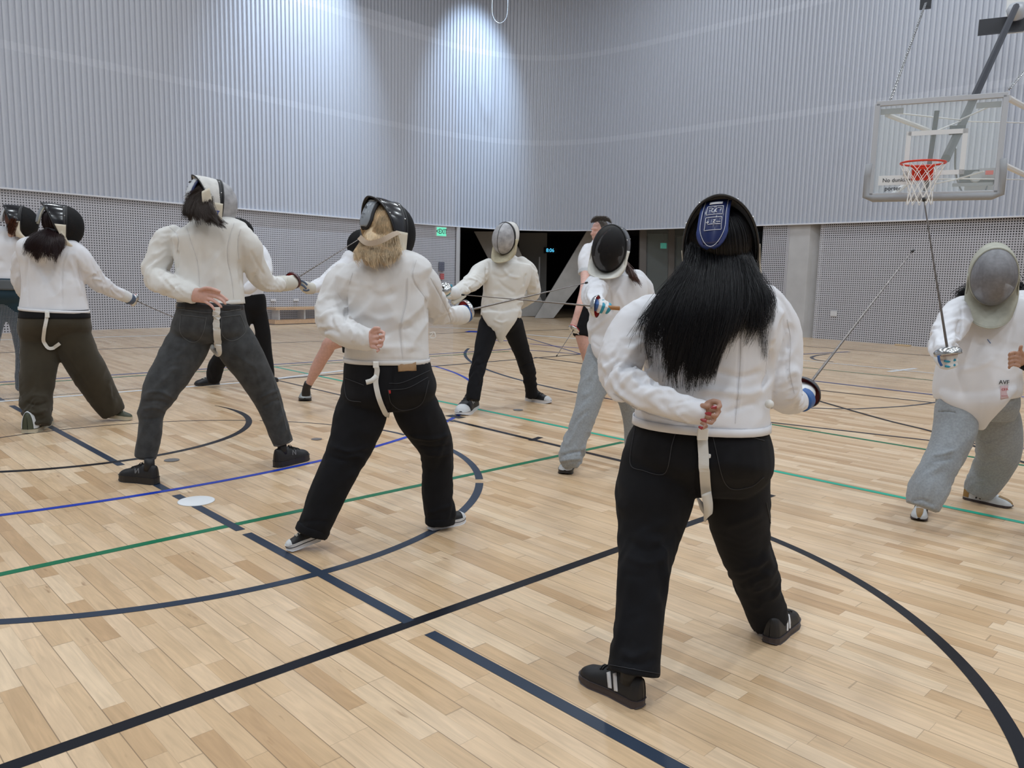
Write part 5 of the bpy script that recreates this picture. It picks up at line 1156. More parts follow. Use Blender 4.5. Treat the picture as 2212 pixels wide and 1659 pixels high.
drawn('crotch_strap', [tb], [(102,672),(101,690),(96,712),(94,735),(103,752),(118,750),(131,741)], 7, MATS['strap_white'], p, .014, .003)
o = bevel(MB().box(at(102,680,6.13), (.016,.006,.022), [M[:,0], np.array([0,1.,0]), np.array([0,0,1.])]).build('buckle', MATS['buckle_white']), .003); adopt(o, p)
soft('glove', [LF([(256,634,6.80,13.5),(270,640,6.88,13),(284,646,6.95,11),(290,649,7.0,8)], .85)], .008, MATS['glove_white'], p, 3, drape=.002); soft('glove_band', [LF([(277,644,6.91,12.8),(286,648,6.96,11)], .88, caps=(False, False))], .006, MATS['glove_slate'], p, 2, drape=0)
kw = dict(lace='lace_white', sole_h=.032)
shoe(p, (60,937), (100,912), 'shoe_green', 'sole_cream', heeltab='shoe_white', **kw); shoe(p, (228,908), (286,908), 'shoe_green', 'sole_cream', zh=.03, **kw)
epee((296,650,7.0), (470,716,7.2), 'sword pointing right, held by the fencer in olive trousers', 'fencing swords', R_=.055, bend=.02)

# ---- fencer cut by the left edge
p = person(20, 868, 'fencer cut by the left edge, dark teal trousers with a grey waistband')
torso = LF([(8,506,7.6,30,.6),(6,525,7.6,46,.6),(6,560,7.6,42,.66),(8,606,7.6,43,.70)], .65, [.006,.012,.014,.004], .12, 2.3, 1, (True, False)); armR = LF([(40,525,7.62,18),(45,555,7.7,16),(50,590,7.8,13)], .9, .01, .08)
soft('fencing_jacket', [torso, armR], .014, MATS['jacket_white'], p, 3, (), 41, .006)
hip = LF([(8,600,7.6,40,.8),(10,640,7.6,46,.8),(12,662,7.6,34,.5)], .8, 0, .1, 2.4, 1, (False, False)); legL = LF([(-8,650,7.6,26),(-30,740,7.55,24),(-40,850,7.5,18)], .9, .006, .1); legR = LF([(24,645,7.62,26),(42,690,7.7,22),(50,740,7.8,18),(50,775,7.85,15),(48,835,7.9,14)], .9, .006, .1)
soft('trousers', [hip, legL, legR], .014, MATS['navy_teal'], p, 3, (), 42, .005); ring('waistband', LF([(8,603,7.6,43.5,.84),(9,625,7.6,46,.84)], .8, 0, .1, 2.4), MATS['grey_band'], p)
O, R = hframe(44, 480, 7.62, 72, 2, 0)
body(p, [torso, armR, hip, legL, legR], O, R, 'skin_light', .014, (), True, at(12,520,7.6))
mask(p, O, R, 'mesh_black', 'vinyl_black', 'trim_black', 'bib_cream', ('pad_white','pad_white'), 'elastic_dark', 1.0, .11, rivets=False, dome_y=.125)
o = MB().ball(O+R@np.array([0,-.03,.02]), (.086,.1,.11), R, 20, 14).build('hair', MATS['hair_auburn'], None, True); adopt(o, p)
hair('hair', [[(28,475,7.5),(18,492,7.5),(14,508,7.5)], [(34,480,7.5),(30,495,7.5),(30,512,7.5)]], 160, MATS['hair_auburn'], p, .012, .0025, .001, 51)
shoe(p, (40,838), (66,833), 'shoe_black', 'sole_black', lace=None); shoe(p, (-50,866), (-20,860), 'shoe_black', 'sole_black', lace=None)

# ---- figure standing behind the man in grey jeans
p = person(510, 830, 'fencer in black trousers half hidden behind the fencer in grey jeans')
torso = LF([(535,514,8.59,12,.7),(538,528,8.59,26,.7),(540,560,8.59,30,.75),(540,600,8.59,27,.75),(542,645,8.59,26,.8)], .7, [.006,.012,.014,.012,.004], .12, 2.2, 1, (True, False))
armR = LF([(556,532,8.54,11),(568,550,8.49,13),(576,572,8.44,13),(572,594,8.35,14),(552,610,8.25,14),(534,625,8.20,12)], .92, .016, .07)
soft('fencing_jacket', [torso, armR], .015, MATS['jacket_white'], p, 3, (), 51, .006)
hip = LF([(545,636,8.59,26,.8),(548,665,8.59,27,.8),(548,685,8.59,20,.6)], .8, 0, .1, 2.2, 1, (False, False)); legL = LF([(538,670,8.57,17),(510,720,8.54,18),(484,765,8.57,18),(468,790,8.64,17),(462,816,8.69,16)], .92, [0,.01,.014,.02,.01], .1); legR = LF([(558,665,8.61,17),(566,710,8.64,16),(572,760,8.69,15),(578,800,8.69,14),(580,822,8.69,13)], .92, [0,.008,.012,.014,.01], .1)
soft('trousers', [hip, legL, legR], .015, MATS['black_cotton'], p, 3, (), 52, .006)
O, R = hframe(513, 500, 8.9, 84, 4, 0); body(p, [torso, armR, hip, legL, legR], O, R, 'skin_light', .015, (), True, at(535,520,8.59))
mask(p, O, R, 'mesh_black', 'vinyl_black', 'trim_black', 'bib_cream', ('pad_black','pad_black'), None, .98, .11, rivets=False)
shoe(p, (474,830), (420,834), 'shoe_black', 'sole_black', lace='lace_white', w=1.15); shoe(p, (572,828), (600,824), 'shoe_black', 'sole_black', lace=None)

# ---- bare-legged fencer behind the blonde one
p = person(740, 860, 'fencer with a bare leg and silver shoe, mostly hidden behind the blonde fencer')
torso = LF([(778,548,7.55,18,.7),(774,564,7.55,36,.6),(776,620,7.55,36,.7),(776,690,7.55,38,.75),(776,728,7.55,38,.8)], .7, [.006,.014,.014,.012,.004], .12, 2.2, 1, (True, False))
armR = LF([(752,574,7.5,20),(728,590,7.4,20),(704,608,7.3,16),(684,619,7.2,13),(668,624,7.12,11)], .92, [.006,.014,.018,.016,.006], .06, 2, 1.4, (True, False))
soft('fencing_jacket', [torso, armR], .012, MATS['jacket_white'], p, 3, (), 61, .005)
sh = [LF([(778,720,7.55,38,.8),(780,760,7.55,40,.7)], .8, 0, .1, 2.2, 1, (False, False)), LF([(768,738,7.55,20),(752,742,7.58,17)], .9), LF([(800,745,7.6,22),(820,790,7.8,19)], .9)]
soft('shorts', sh, .014, MATS['black_cotton'], p, 2, (), 62, .004)
shin = [LF([(745,728,7.58,20),(714,742,7.64,16),(706,756,7.66,14.5),(694,776,7.69,13.5),(683,797,7.72,12.5),(671,822,7.76,8.5),(664,838,7.79,7),(662,850,7.80,6)], .95), LF([(812,770,7.7,18),(830,820,7.9,12),(838,860,8.1,8)], .95)]
O, R = hframe(790, 529, 7.56, -88, 2, 0); body(p, [torso, armR], O, R, 'skin_pink', .008, shin, True, at(778,560,7.55))
mask(p, O, R, 'mesh_black', 'vinyl_black', 'trim_black', 'bib_white', ('pad_black','pad_black'), None, 1.0, .11, rivets=False)
soft('sock', [LF([(667,827,7.77,9.2),(662,839,7.79,8.5),(661,851,7.80,9.5),(661,856,7.80,8.5)], .95, caps=(False, False))], .006, MATS['sock_black'], p, 2, drape=0)
soft('glove', [LF([(674,623,7.14,12.5),(664,622,7.06,13),(656,617,7.0,11),(650,612,6.96,8)], .85)], .007, MATS['glove_cream'], p, 3, drape=.002)
for pts in ([(650,606),(658,610),(664,616)], [(649,614),(656,618),(662,624)], [(655,626),(662,628),(668,626)]):
    o = MB().tube(catmull([at(x, y, 6.93) for x, y in pts], .004), .009, 6).build('glove_stripe', MATS['glove_slate'], None, True); adopt(o, p)
shoe(p, (663,857), (653,877), 'shoe_silver', 'sole_black', lace='lace_white', w=1.25, high=1.12, length=.31); shoe(p, (838,862), (850,856), 'shoe_silver', 'sole_black', lace=None)

# ---- man facing us in the middle, white mask, black trousers
p = person(1085, 882, 'fencer facing the camera in a white mask, cream jacket and slim black trousers')
torso = LF([(1096,562,7.78,24,.7),(1095,574,7.77,50,.56),(1095,592,7.75,53,.62),(1088,632,7.75,45,.68),(1083,660,7.75,45,.7),(1081,684,7.75,43,.72)], .65, [.005,.010,.014,.016,.016,.006], .09, 2.3, 1.2, (True, False))
flap = LF([(1081,672,7.66,42,.35),(1082,694,7.65,34,.35),(1082,712,7.66,21,.4),(1082,726,7.68,11,.5),(1082,738,7.70,5,.6)], .4, [.006,.01,.008,.002,0], .08, 2.2, 1, (False, True))
armR = LF([(1056,572,7.74,15),(1040,586,7.66,20),(1022,606,7.52,19),(1002,622,7.34,15),(984,631,7.16,12.5)], .92, [.006,.014,.020,.02,.008], .06, 2, 1.4, (True, False))
armL = LF([(1126,566,7.76,13),(1140,584,7.8,17),(1149,610,7.85,15.5),(1152,632,7.92,15),(1138,647,8.02,13),(1118,660,8.05,12)], .92, [.005,.012,.016,.02,.012,.006], .06)
folds = [([(1050,575),(1050,600),(1046,618)],2,-.014),([(1010,600),(1030,606),(1042,615)],2,.010),([(1000,612),(1014,622),(1020,634)],2,-.010),([(1028,592),(1040,600),(1048,608)],2,-.008),([(1137,590),(1133,605),(1131,618)],2,-.014),([(1060,590),(1085,600),(1110,585)],4,-.008),([(1080,570),(1100,595),(1125,600)],3,.009),([(1060,640),(1090,650),(1120,645)],4,.009),([(1050,665),(1080,672),(1110,668)],3,-.010),([(1065,690),(1085,697),(1100,690)],2.5,.008),([(1070,600),(1090,620),(1115,635)],4,-.009)]
soft('fencing_jacket', [torso, flap, armR, armL], .009, MATS['jacket_cream'], p, 3, folds, 71, .006)
hip = LF([(1080,672,7.78,40,.8),(1082,700,7.78,44,.75),(1083,716,7.78,34,.6)], .8, 0, .1, 2.3, 1, (False, False))
legL = LF([(1059,700,7.75,25),(1049,735,7.66,21),(1038,775,7.55,17.5),(1029,810,7.47,16),(1024,840,7.40,15.5),(1021,865,7.36,15)], .92, [0,.006,.010,.014,.010,.004], .08, 2, 1.2, (True, False)); legR = LF([(1106,700,7.80,25),(1120,740,7.9,20),(1134,780,8.0,17),(1143,812,8.08,15.5),(1147,840,8.14,13.5),(1150,857,8.17,12.5)], .92, [0,.006,.010,.014,.010,.004], .08, 2, 1.2, (True, False))
soft('trousers', [hip, legL, legR], .010, MATS['denim_black'], p, 3, [([(1030,790),(1045,784),(1055,780)],2,-.008),([(1120,795),(1140,785),(1155,785)],2,-.008)], 72, .004)
O, R = hframe(1092, 515, 7.66, 204, 6, 6)
body(p, [torso, armR, armL, hip, legL, legR], O, R, 'skin_light', .012, (), True, at(1094,572,7.75))
mask(p, O, R, 'mesh_white', 'cover_white', 'trim_black', 'bib_tan', ('pad_black','pad_black'), None, 1.0, .14, cross=True, rivets=False)
soft('glove', [LF([(990,630,7.22,13.5),(978,634,7.12,14),(968,632,7.05,12)], .85)], .006, MATS['glove_white'], p, 3, drape=.002)
for i, (yy, dd) in enumerate(((620,7.02),(627,7.0),(634,7.0),(641,7.02))): o = soft('glove_finger', [LF([(974,yy-2,7.06,4),(966,yy,dd,4.4),(960,yy+4,dd,4)], .95)], .003, MATS['glove_white' if i % 2 else 'glove_teal'], p, 2, drape=0)
soft('cuff', [LF([(1000,634,7.3,10),(988,645,7.2,9),(978,654,7.12,6)], .6)], .006, MATS['glove_cream'], p, 2, drape=.003)
kw = dict(lace='lace_dark', sole_h=.032, nlogo='mark_white')
shoe(p, (1026,880), (994,898), 'shoe_black', 'sole_white', toecap='shoe_white', **kw); shoe(p, (1136,864), (1190,872), 'shoe_black', 'sole_white', toecap='shoe_white', **kw)
epee((958,622,6.98), (905,560,6.4), 'silver-guarded sword held by the white-masked fencer facing the camera', 'fencing swords', R_=.062)
o_ = None

# ---- woman in grey sweatpants, black mask, facing us
p = person(1300, 1010, 'fencer facing the camera in a black mask and light grey sweatpants, sword pointing left')
torso = LF([(1332,592,5.38,30,.7),(1332,604,5.37,54,.6),(1334,624,5.35,64,.62),(1334,670,5.35,62,.70),(1330,715,5.35,60,.74),(1334,752,5.35,56,.78)], .65, [.005,.008,.012,.014,.012,.004], .12, 2.3, 1, (True, False))
flap = LF([(1324,728,5.31,46,.45),(1322,744,5.25,46,.42),(1330,765,5.22,40,.4),(1338,790,5.24,20,.4)], .4, 0, .1, 2.2, 1, (False, True))
armR = LF([(1298,606,5.30,23),(1286,622,5.18,27),(1282,642,5.02,25),(1290,656,4.88,19),(1296,661,4.80,15)], .92, [.004,.012,.020,.016,.004], .055, 2, 1.4, (True, False))
armL = LF([(1372,604,5.38,24),(1390,630,5.42,24),(1398,670,5.48,22),(1396,710,5.5,20)], .92, .012, .07)
soft('fencing_jacket', [torso, flap, armR, armL], .0085, MATS['jacket_white'], p, 3, [([(1310,610),(1318,640),(1320,680)],4,-.012),([(1270,620),(1290,614),(1305,616)],3,.009),([(1268,634),(1285,630),(1300,632)],3,-.008),([(1330,620),(1350,660),(1365,700)],6,.008),([(1276,736),(1300,754),(1318,768)],2,-.004)], 81, .005)
hip = LF([(1330,738,5.36,54,.8),(1326,770,5.36,60,.8),(1324,800,5.36,48,.5)], .8, [0,.004,0], .1, 2.3, 1, (False, False))
legL = LF([(1304,765,5.34,37),(1294,800,5.30,37),(1279,845,5.25,31),(1266,885,5.2,26),(1253,925,5.18,25),(1241,960,5.17,26),(1235,985,5.16,28),(1238,1006,5.16,22)], .92, [0,.010,.010,.008,.010,.016,.022,.010], .06, 2, 1.2, (True, False))
legR = LF([(1346,770,5.38,36),(1352,810,5.42,34),(1362,860,5.5,29),(1372,910,5.55,26),(1376,965,5.6,26)], .92, [0,.008,.010,.010,.004], .08, 2, 1.2, (True, False))
soft('sweatpants', [hip, legL, legR], .009, MATS['sweat_grey'], p, 3, [([(1210,985),(1235,978),(1262,975)],3,-.012),([(1208,997),(1232,992),(1258,990)],3,.012),([(1270,755),(1290,785),(1300,810)],3,-.008),([(1285,745),(1305,780),(1310,800)],3,.006)], 82, .004)
O, R = hframe(1318, 538, 5.27, 200, 2, 8)
body(p, [torso, armR, armL, hip, legL, legR], O, R, 'skin_light', .009, (), True, at(1332,600,5.35))
mask(p, O, R, 'mesh_black', 'vinyl_black', 'trim_black', 'bib_white', ('pad_black','pad_black'), None, 1.03, .105)
hair('hair', [[(1350,568,5.40),(1364,585,5.3),(1374,600,5.17),(1386,620,5.10)], [(1350,575,5.40),(1360,592,5.28),(1368,602,5.18),(1378,612,5.12)]], 400, MATS['hair_auburn'], p, .008, .0016, .0006, 91, .006)
gp = [LF([(1296,661,4.82,15),(1301,661,4.74,15),(1304,662,4.68,13)], .8)]
soft('glove', gp, .005, MATS['glove_white'], p, 2, drape=0)
for i, (a, b, c, mm) in enumerate((((1287,650),(1289,658),(1286,668),'glove_blue'),((1296,650),(1297,660),(1292,672),'glove_white'),((1303,652),(1303,662),(1298,673),'glove_teal'),((1310,655),(1310,664),(1304,674),'glove_white'),((1316,659),(1315,667),(1310,674),'glove_teal'))):
    soft('glove_finger', [LF([(*a,4.70,5.4),(*b,4.655,5.6),(*c,4.67,4.6)], .95)], .003, MATS[mm], p, 2, drape=0)
shoe(p, (1232,1006), (1216,1030), 'shoe_silver', 'sole_black', lace='lace_white', w=1.12, length=.27, toecap='shoe_white'); shoe(p, (1372,968), (1385,984), 'shoe_silver', 'sole_black', lace=None)
epee((1279,661,4.70), (1001,637,5.05), 'sword with brown handle and silver guard, its blade pointing left at chest height', 'fencing swords', bell='bell_steel', gl=.17, grip='grip_brown', pom=False)

# ---- coach standing behind her
p = person(1290, 850, 'unmasked man with short greying hair, white shirt and black shorts, mostly hidden')
torso = LF([(1300,520,8.6,22,.7),(1302,538,8.6,44,.6),(1302,580,8.6,40,.7),(1300,640,8.6,36,.75),(1298,680,8.6,36,.78)], .7, .01, .12, 2.3, 1, (True, False)); armR = LF([(1272,540,8.58,15),(1264,560,8.5,15),(1264,586,8.42,15)], .92, .012, .07, 2, 1.2, (True, False))
soft('shirt', [torso, armR], .014, MATS['jacket_white'], p, 3, (), 101, .006); soft('sleeve_cuff', [LF([(1264,583,8.43,15.5),(1264,592,8.41,15.2)], .9, caps=(False, False))], .007, MATS['shirt_grey'], p, 2, drape=0)
fore = [LF([(1264,585,8.42,10),(1262,620,8.2,9),(1252,660,8.0,8),(1243,690,7.95,7),(1238,706,7.93,8)], .9)]
hip = LF([(1298,672,8.6,34,.8),(1296,700,8.6,36,.8)], .8, 0, .1, 2.3, 1, (False, False)); legL = LF([(1272,672,8.55,27),(1262,700,8.5,24),(1258,728,8.46,21)], .92, .008, .1, 2, 1.2, (True, False)); legR = LF([(1316,690,8.65,22),(1318,725,8.8,20)], .92, .008, .1, 2, 1.2, (True, False))
sh_ = soft('shorts', [hip, legL, legR], .012, MATS['black_cotton'], p, 3, (), 102, .004)
legs = [LF([(1258,715,8.47,18),(1264,745,8.45,15.5),(1272,775,8.45,14),(1276,810,8.45,12),(1276,850,8.45,8)], .95), LF([(1318,715,8.8,16),(1318,770,9.1,13),(1318,832,9.35,7)], .95)]
O, R = hframe(1294, 500, 8.6, 232, 4, 0)
body(p, [torso, armR], O, R, 'skin_pink', .008, fore+legs, True, at(1300,535,8.6))
o = MB().grid(lambda u, v: O+R@(np.array([.084*math.sin(2*math.pi*u)*math.sin(v*1.75), -.016+.102*-math.cos(2*math.pi*u)*math.sin(v*1.75)*(1 if math.cos(2*math.pi*u) > 0 else .72), .028+.112*math.cos(v*1.75)])), 36, 14, True).build('hair', MATS['hair_grey'], None, True); adopt(o, p)
hair('hair', [[(1278,480,8.5),(1284,470,8.5),(1294,467,8.5)], [(1300,476,8.5),(1305,468,8.5),(1316,474,8.5)], [(1310,476,8.5),(1316,476,8.5),(1322,486,8.5)]], 500, MATS['hair_grey'], p, .008, .0014, .0007, 111)
decal('shorts_mark', bvh(sh_), [(1246,717),(1250,720),(1252,723),(1247,721)], MATS['mark_white'], p, .004)
shoe(p, (1316,836), (1326,842), 'shoe_red', 'sole_black', lace='lace_white', length=.29); shoe(p, (1280,868), (1268,880), 'shoe_red', 'sole_black', lace='lace_white')
epee((1238,714,7.90), (1203,768,7.75), 'thin sword pointed at the floor by the man in black shorts', 'fencing swords', R_=.03, gl=.08, pom=False, blade_r=(.004,.003))

# ---- fencer on the right: silver mask, grey sweatpants
p = person(2060, 1118, 'fencer on the right in a silver mask with olive bib and grey sweatpants')
torso = LF([(2150,640,4.44,44,.7),(2149,656,4.43,74,.6),(2146,690,4.4,80,.66),(2132,740,4.4,76,.74),(2116,790,4.4,80,.80),(2110,835,4.4,84,.82),(2110,856,4.4,82,.80)], .68, [.003,.005,.008,.010,.010,.008,.002], .14, 2.3, 1, (True, False))
flap = LF([(2111,838,4.315,74,.30),(2112,852,4.285,72,.30),(2114,870,4.26,58,.30),(2116,892,4.27,38,.36),(2118,910,4.29,20,.5),(2119,924,4.31,10,.6)], .4, [0,0,.004,.004,0,0], .1, 2.2, 1, (False, True))
armR = LF([(2084,660,4.44,24),(2066,682,4.35,32),(2046,718,4.22,31),(2036,750,4.08,26),(2040,766,3.96,20)], .92, [.004,.012,.020,.022,.006], .07, 2, 1.4, (True, False))
armL = LF([(2205,655,4.42,30),(2228,690,4.42,34),(2245,740,4.36,32),(2260,790,4.3,28)], .92, .012, .07)
folds = [([(2074,685),(2070,720),(2068,755)],4,-.014),([(2070,690),(2045,700),(2028,712)],5,.012),([(2068,710),(2045,725),(2025,735)],4,-.010),([(2066,730),(2045,745),(2020,750)],4,.010),([(2076,650),(2078,700),(2070,740)],1.8,-.006),([(2190,690),(2182,750),(2180,800)],5,-.006),([(2150,770),(2120,790),(2070,800)],6,.006),([(2120,730),(2100,770),(2060,800)],8,-.006)]
jk = soft('fencing_jacket', [torso, flap, armR, armL], .008, MATS['jacket_white'], p, 3, folds, 121, .004); jt = bvh(jk)
hip = LF([(2112,842,4.42,77,.8),(2111,875,4.42,79,.8),(2110,905,4.42,70,.5)], .8, [0,.004,0], .1, 2.3, 1, (False, False))
legL = LF([(2067,880,4.38,43),(2062,930,4.32,43),(2044,978,4.25,37),(2022,1020,4.19,35),(2004,1060,4.15,38),(1992,1096,4.13,33)], .92, [0,.008,.012,.014,.012,.004], .09, 2, 1.2, (True, False))
legR = LF([(2150,880,4.44,41),(2158,935,4.50,44),(2156,980,4.56,43),(2140,1020,4.62,36),(2122,1048,4.66,32),(2112,1066,4.68,27)], .92, [0,.008,.010,.010,.012,.004], .09, 2, 1.2, (True, False))
tr = soft('sweatpants', [hip, legL, legR], .0085, MATS['sweat_grey'], p, 3, [([(2012,985),(2035,982),(2062,972)],3,.009),([(2010,998),(2035,995),(2060,990)],3,-.008),([(1965,1085),(1990,1080),(2020,1092)],3,-.008),([(2028,888),(2050,888),(2064,890)],1.6,-.006)], 122, .004); tb = bvh(tr)
drawn('pocket_zip', [tb], [(2027,888),(2045,888),(2064,890)], 2, MATS['sweat_dark'], p, .002)
O, R = hframe(2146, 596, 4.29, 207, 12, 0)
body(p, [torso, armR, armL, hip, legL, legR], O, R, 'skin_light', .010, (), True, at(2148,652,4.4))
mask(p, O, R, 'mesh_steel', 'bib_olive', 'bib_olive', 'bib_olive', ('pad_black','pad_black'), None, 1.02, .165, rivets=False)
hair('hair', [[(2120,600,4.5),(2090,625,4.52),(2070,640,4.5),(2064,652,4.48)], [(2120,610,4.5),(2095,630,4.5),(2080,640,4.48),(2074,650,4.46)]], 300, MATS['hair_black'], p, .016, .0016, .0007, 131, .015)
hair('hair', [[(2180,600,4.5),(2200,625,4.5),(2208,640,4.46),(2210,662,4.40)], [(2180,610,4.5),(2210,630,4.5),(2222,650,4.46),(2222,668,4.40)]], 300, MATS['hair_black'], p, .016, .0016, .0007, 132, .015)
soft('glove', [LF([(2034,768,3.98,18),(2044,778,3.88,20),(2050,782,3.83,17)], .8)]+[LF([(2034,y,3.85,6.4),(2046,y+2,3.775,7),(2060,y-1,3.78,6.2),(2064,y-2,3.82,5.6)], .95) for y in (768,779,790)]+[LF([(2040,764,3.84,6),(2052,766,3.79,6)], .95)], .0045, MATS['glove_white'], p, 3, drape=.001)
for pts, mm in (([(2027,768),(2029,780),(2034,790)],'glove_blue'), ([(2040,780),(2052,781),(2064,777)],'glove_teal'), ([(2042,791),(2052,792),(2063,788)],'glove_teal')):
    o = MB().tube(catmull([at(x, y, 3.765) for x, y in pts], .004), .006, 6).build('glove_stripe', MATS[mm], None, True); adopt(o, p)
for txt, x, y, sz, m_ in (('AVF', 2168, 826, .032, 'trim_black'), ('CFA', 2170, 842, .018, 'tab_red'), ('~~~', 2169, 855, .018, 'tab_red')):
    if txt == 'CFA': decal('jacket_patch', jt, [(2160,834),(2177,832),(2178,860),(2161,863)], mat('patch_pink', (.62,.45,.47), .7), p, .002)
    pp, nn = onto(jt, x, y, .005)
    if pp is not None:
        X_ = unit(M[:,0]-nn*np.dot(M[:,0], nn)); o = text_mesh('written_text', txt, sz, frame(pp, X_, np.cross(nn, X_)), MATS[m_], None, .0006); adopt(o, p)
drawn('pen_mark', [jt], [(2133,733),(2136,737),(2140,742)], 1.2, MATS['glove_blue'], p, .003)
kw = dict(lace='lace_white', sole_h=.016, stripes=[([(.30,.95),(.45,.50)],.009,'shoe_black'), ([(.38,.95),(.52,.55)],.009,'shoe_black'), ([(.30,.62),(.48,.9)],.007,'shoe_black')], heeltab='shoe_tan', toecol='shoe_tan')
shoe(p, (1992,1102), (1973,1156), 'shoe_white', 'sole_brown', length=.27, **kw); shoe(p, (2080,1076), (2188,1099), 'shoe_white', 'sole_brown', **kw)
epee((2046,752,3.80), (1996,432,3.95), 'sword held upright by the silver-masked fencer, blade rising to the hoop net', 'fencing swords', bell='bell_steel', R_=.060, tipr=.008, gl=.085, pom=False)

# ---- person cut by the right edge, only a hand and dark sleeve in view
p = person(2400, 1110, 'person cut off by the right edge, bare hand and dark sleeve showing')
torso = LF([(2410,640,4.3,60,.6),(2420,720,4.3,70,.7),(2420,860,4.3,66,.75)], .7, .006, .1); armR = LF([(2370,665,4.22,26),(2345,740,4.08,24),(2290,785,3.96,20),(2240,790,3.90,16),(2210,789,3.87,13)], .9, .006, .08)
soft('sweater', [torso, armR], .014, MATS['black_cotton'], p, 3, (), 141, .004)
leg1 = LF([(2395,840,4.3,36),(2385,960,4.3,30),(2375,1090,4.3,22)], .9); leg2 = LF([(2445,840,4.3,36),(2455,960,4.3,30),(2460,1090,4.3,22)], .9); soft('trousers', [leg1, leg2], .014, MATS['denim_black'], p, 3, (), 142, .004)
hand = [LF([(2216,780,3.88,13),(2204,776,3.84,15),(2196,775,3.82,14)], .55)]+[finger([(2202,y,3.805),(2190,y-3,3.79),(2181,y,3.785),(2180,y+4,3.80)], 3.7) for y in (764,773,782,791)]+[finger([(2212,768,3.82),(2204,757,3.80),(2206,748,3.79)], 4.4)]
O, R = hframe(2415, 560, 4.3, 240, 4, 0); body(p, [torso, armR, leg1, leg2], O, R, 'skin_brown', .0045, hand, True, at(2415,640,4.3))
o = MB().ball(O+R@np.array([0,-.028,.02]), (.088,.1,.114), R, 20, 14).build('hair', MATS['hair_black'], None, True); adopt(o, p)
shoe(p, (2378,1118), (2368,1134), 'shoe_black', 'sole_black', lace=None); shoe(p, (2462,1120), (2455,1136), 'shoe_black', 'sole_black', lace=None)
# ================================================================== basketball hoop hanging from the wall
mat('glass_board', (.75,.85,.86), .04, alpha=.16); mat('frame_grey', (.48,.50,.54), .4, .2); mat('pad_edge', (.30,.31,.33), .6); mat('rim_red', (.62,.035,.012), .35); mat('net_cord', (.82,.82,.82), .8); mat('arm_white', (.72,.72,.72), .45); mat('mast_black', (.02,.022,.03), .4); mat('chain', (.55,.56,.58), .3, .9); mat('board_line', (.70,.72,.74), .5); mat('motor_grey', (.33,.34,.36), .5)
TL, TR, BL = at(1893,232,9.55), at(2178,197,8.95), at(1880,378,9.55)
bx = TR-TL; bw = np.linalg.norm(bx[:2]); X = unit([bx[0], bx[1], 0]); Z = np.array([0,0,1.]); Nf = np.cross(X, Z); Nf = Nf if Nf[1] < 0 else -Nf    # faces the hall
H_ = 1.05; O = (TL+TR)/2; O[2] = (TL[2]+TR[2])/2-H_/2; W2 = bw/2
hoop = empty('basketball_hoop', tuple(O-Nf*.0)); tag(hoop, 'glass basketball backboard with orange-red rim and white net, braced off the ribbed wall', 'basketball hoop')
def hp(name, b, m, parent=None, smooth=False, bev=0):
    o = b.build(name, MATS[m], None, smooth)
    adopt(o, parent or hoop)
    if bev: bevel(o, bev)
    return o
A3 = [X, Nf, Z]; q = lambda x, z, y=0.0: O+X*x+Z*z+Nf*y
bd_ = hp('backboard', MB().box(q(0,0,0), (W2-.03,.006,H_/2-.03), A3), 'glass_board')
for nm, c, h in (('top',(0,H_/2),(W2,.022,.028)), ('bottom',(0,-H_/2),(W2,.022,.028))): hp('board_frame', MB().box(q(*c), h, A3), 'frame_grey', bd_, bev=.004)
for s in (-1, 1): hp('board_frame', MB().box(q(s*(W2-.014),0), (.028,.022,H_/2), A3), 'frame_grey', bd_, bev=.004)
# padding round the lower edge
PP_ = [q(-W2-.02,-.16), q(-W2-.03,-.3), q(-W2-.03,-H_/2-.01), q(-W2+.05,-H_/2-.035), q(0,-H_/2-.035), q(W2-.05,-H_/2-.035), q(W2+.03,-H_/2-.01), q(W2+.03,-.3), q(W2+.02,-.16)]
pb = MB(); nn = [np.array(-X) if i < 3 else (-Z if i < 6 else X) for i in range(9)]; pb.tube(PP_, .042, 10); o = hp('edge_padding', pb, 'pad_edge', bd_, True)
# shooter's square
for c, h in (((0,.165),(.31,.001,.026)), ((0,-.285),(.31,.001,.026)), ((-.285,-.06),(.026,.001,.25)), ((.285,-.06),(.026,.001,.25))): hp('target_square', MB().box(q(c[0],c[1],.009), h, A3), 'board_line', bd_)
for s in (-1, 1): hp('corner_bracket', MB().box(q(s*(W2-.17),H_/2-.09,-.02), (.12,.012,.03), A3), 'pad_edge', bd_)
hp('corner_bracket', MB().box(q(W2-.25,-H_/2+.10,-.02), (.20,.012,.018), A3), 'pad_edge', bd_)
o = text_mesh('lettering', 'No dunking', .062, frame(q(-W2+.28,-H_/2+.17,.010), X if np.dot(np.cross(X, Z), Nf) > 0 else X, Z), MATS['mast_black'], None, .001); adopt(o, bd_)
hp('board_sticker', MB().box(q(-W2+.28,-H_/2+.17,.0075), (.19,.0006,.055), A3), 'board_line', bd_)
o = text_mesh('lettering', 'porter', .065, frame(q(-W2+.25,-H_/2+.075,.010), X, Z), MATS['mast_black'], None, .001, 1, .001); adopt(o, bd_)
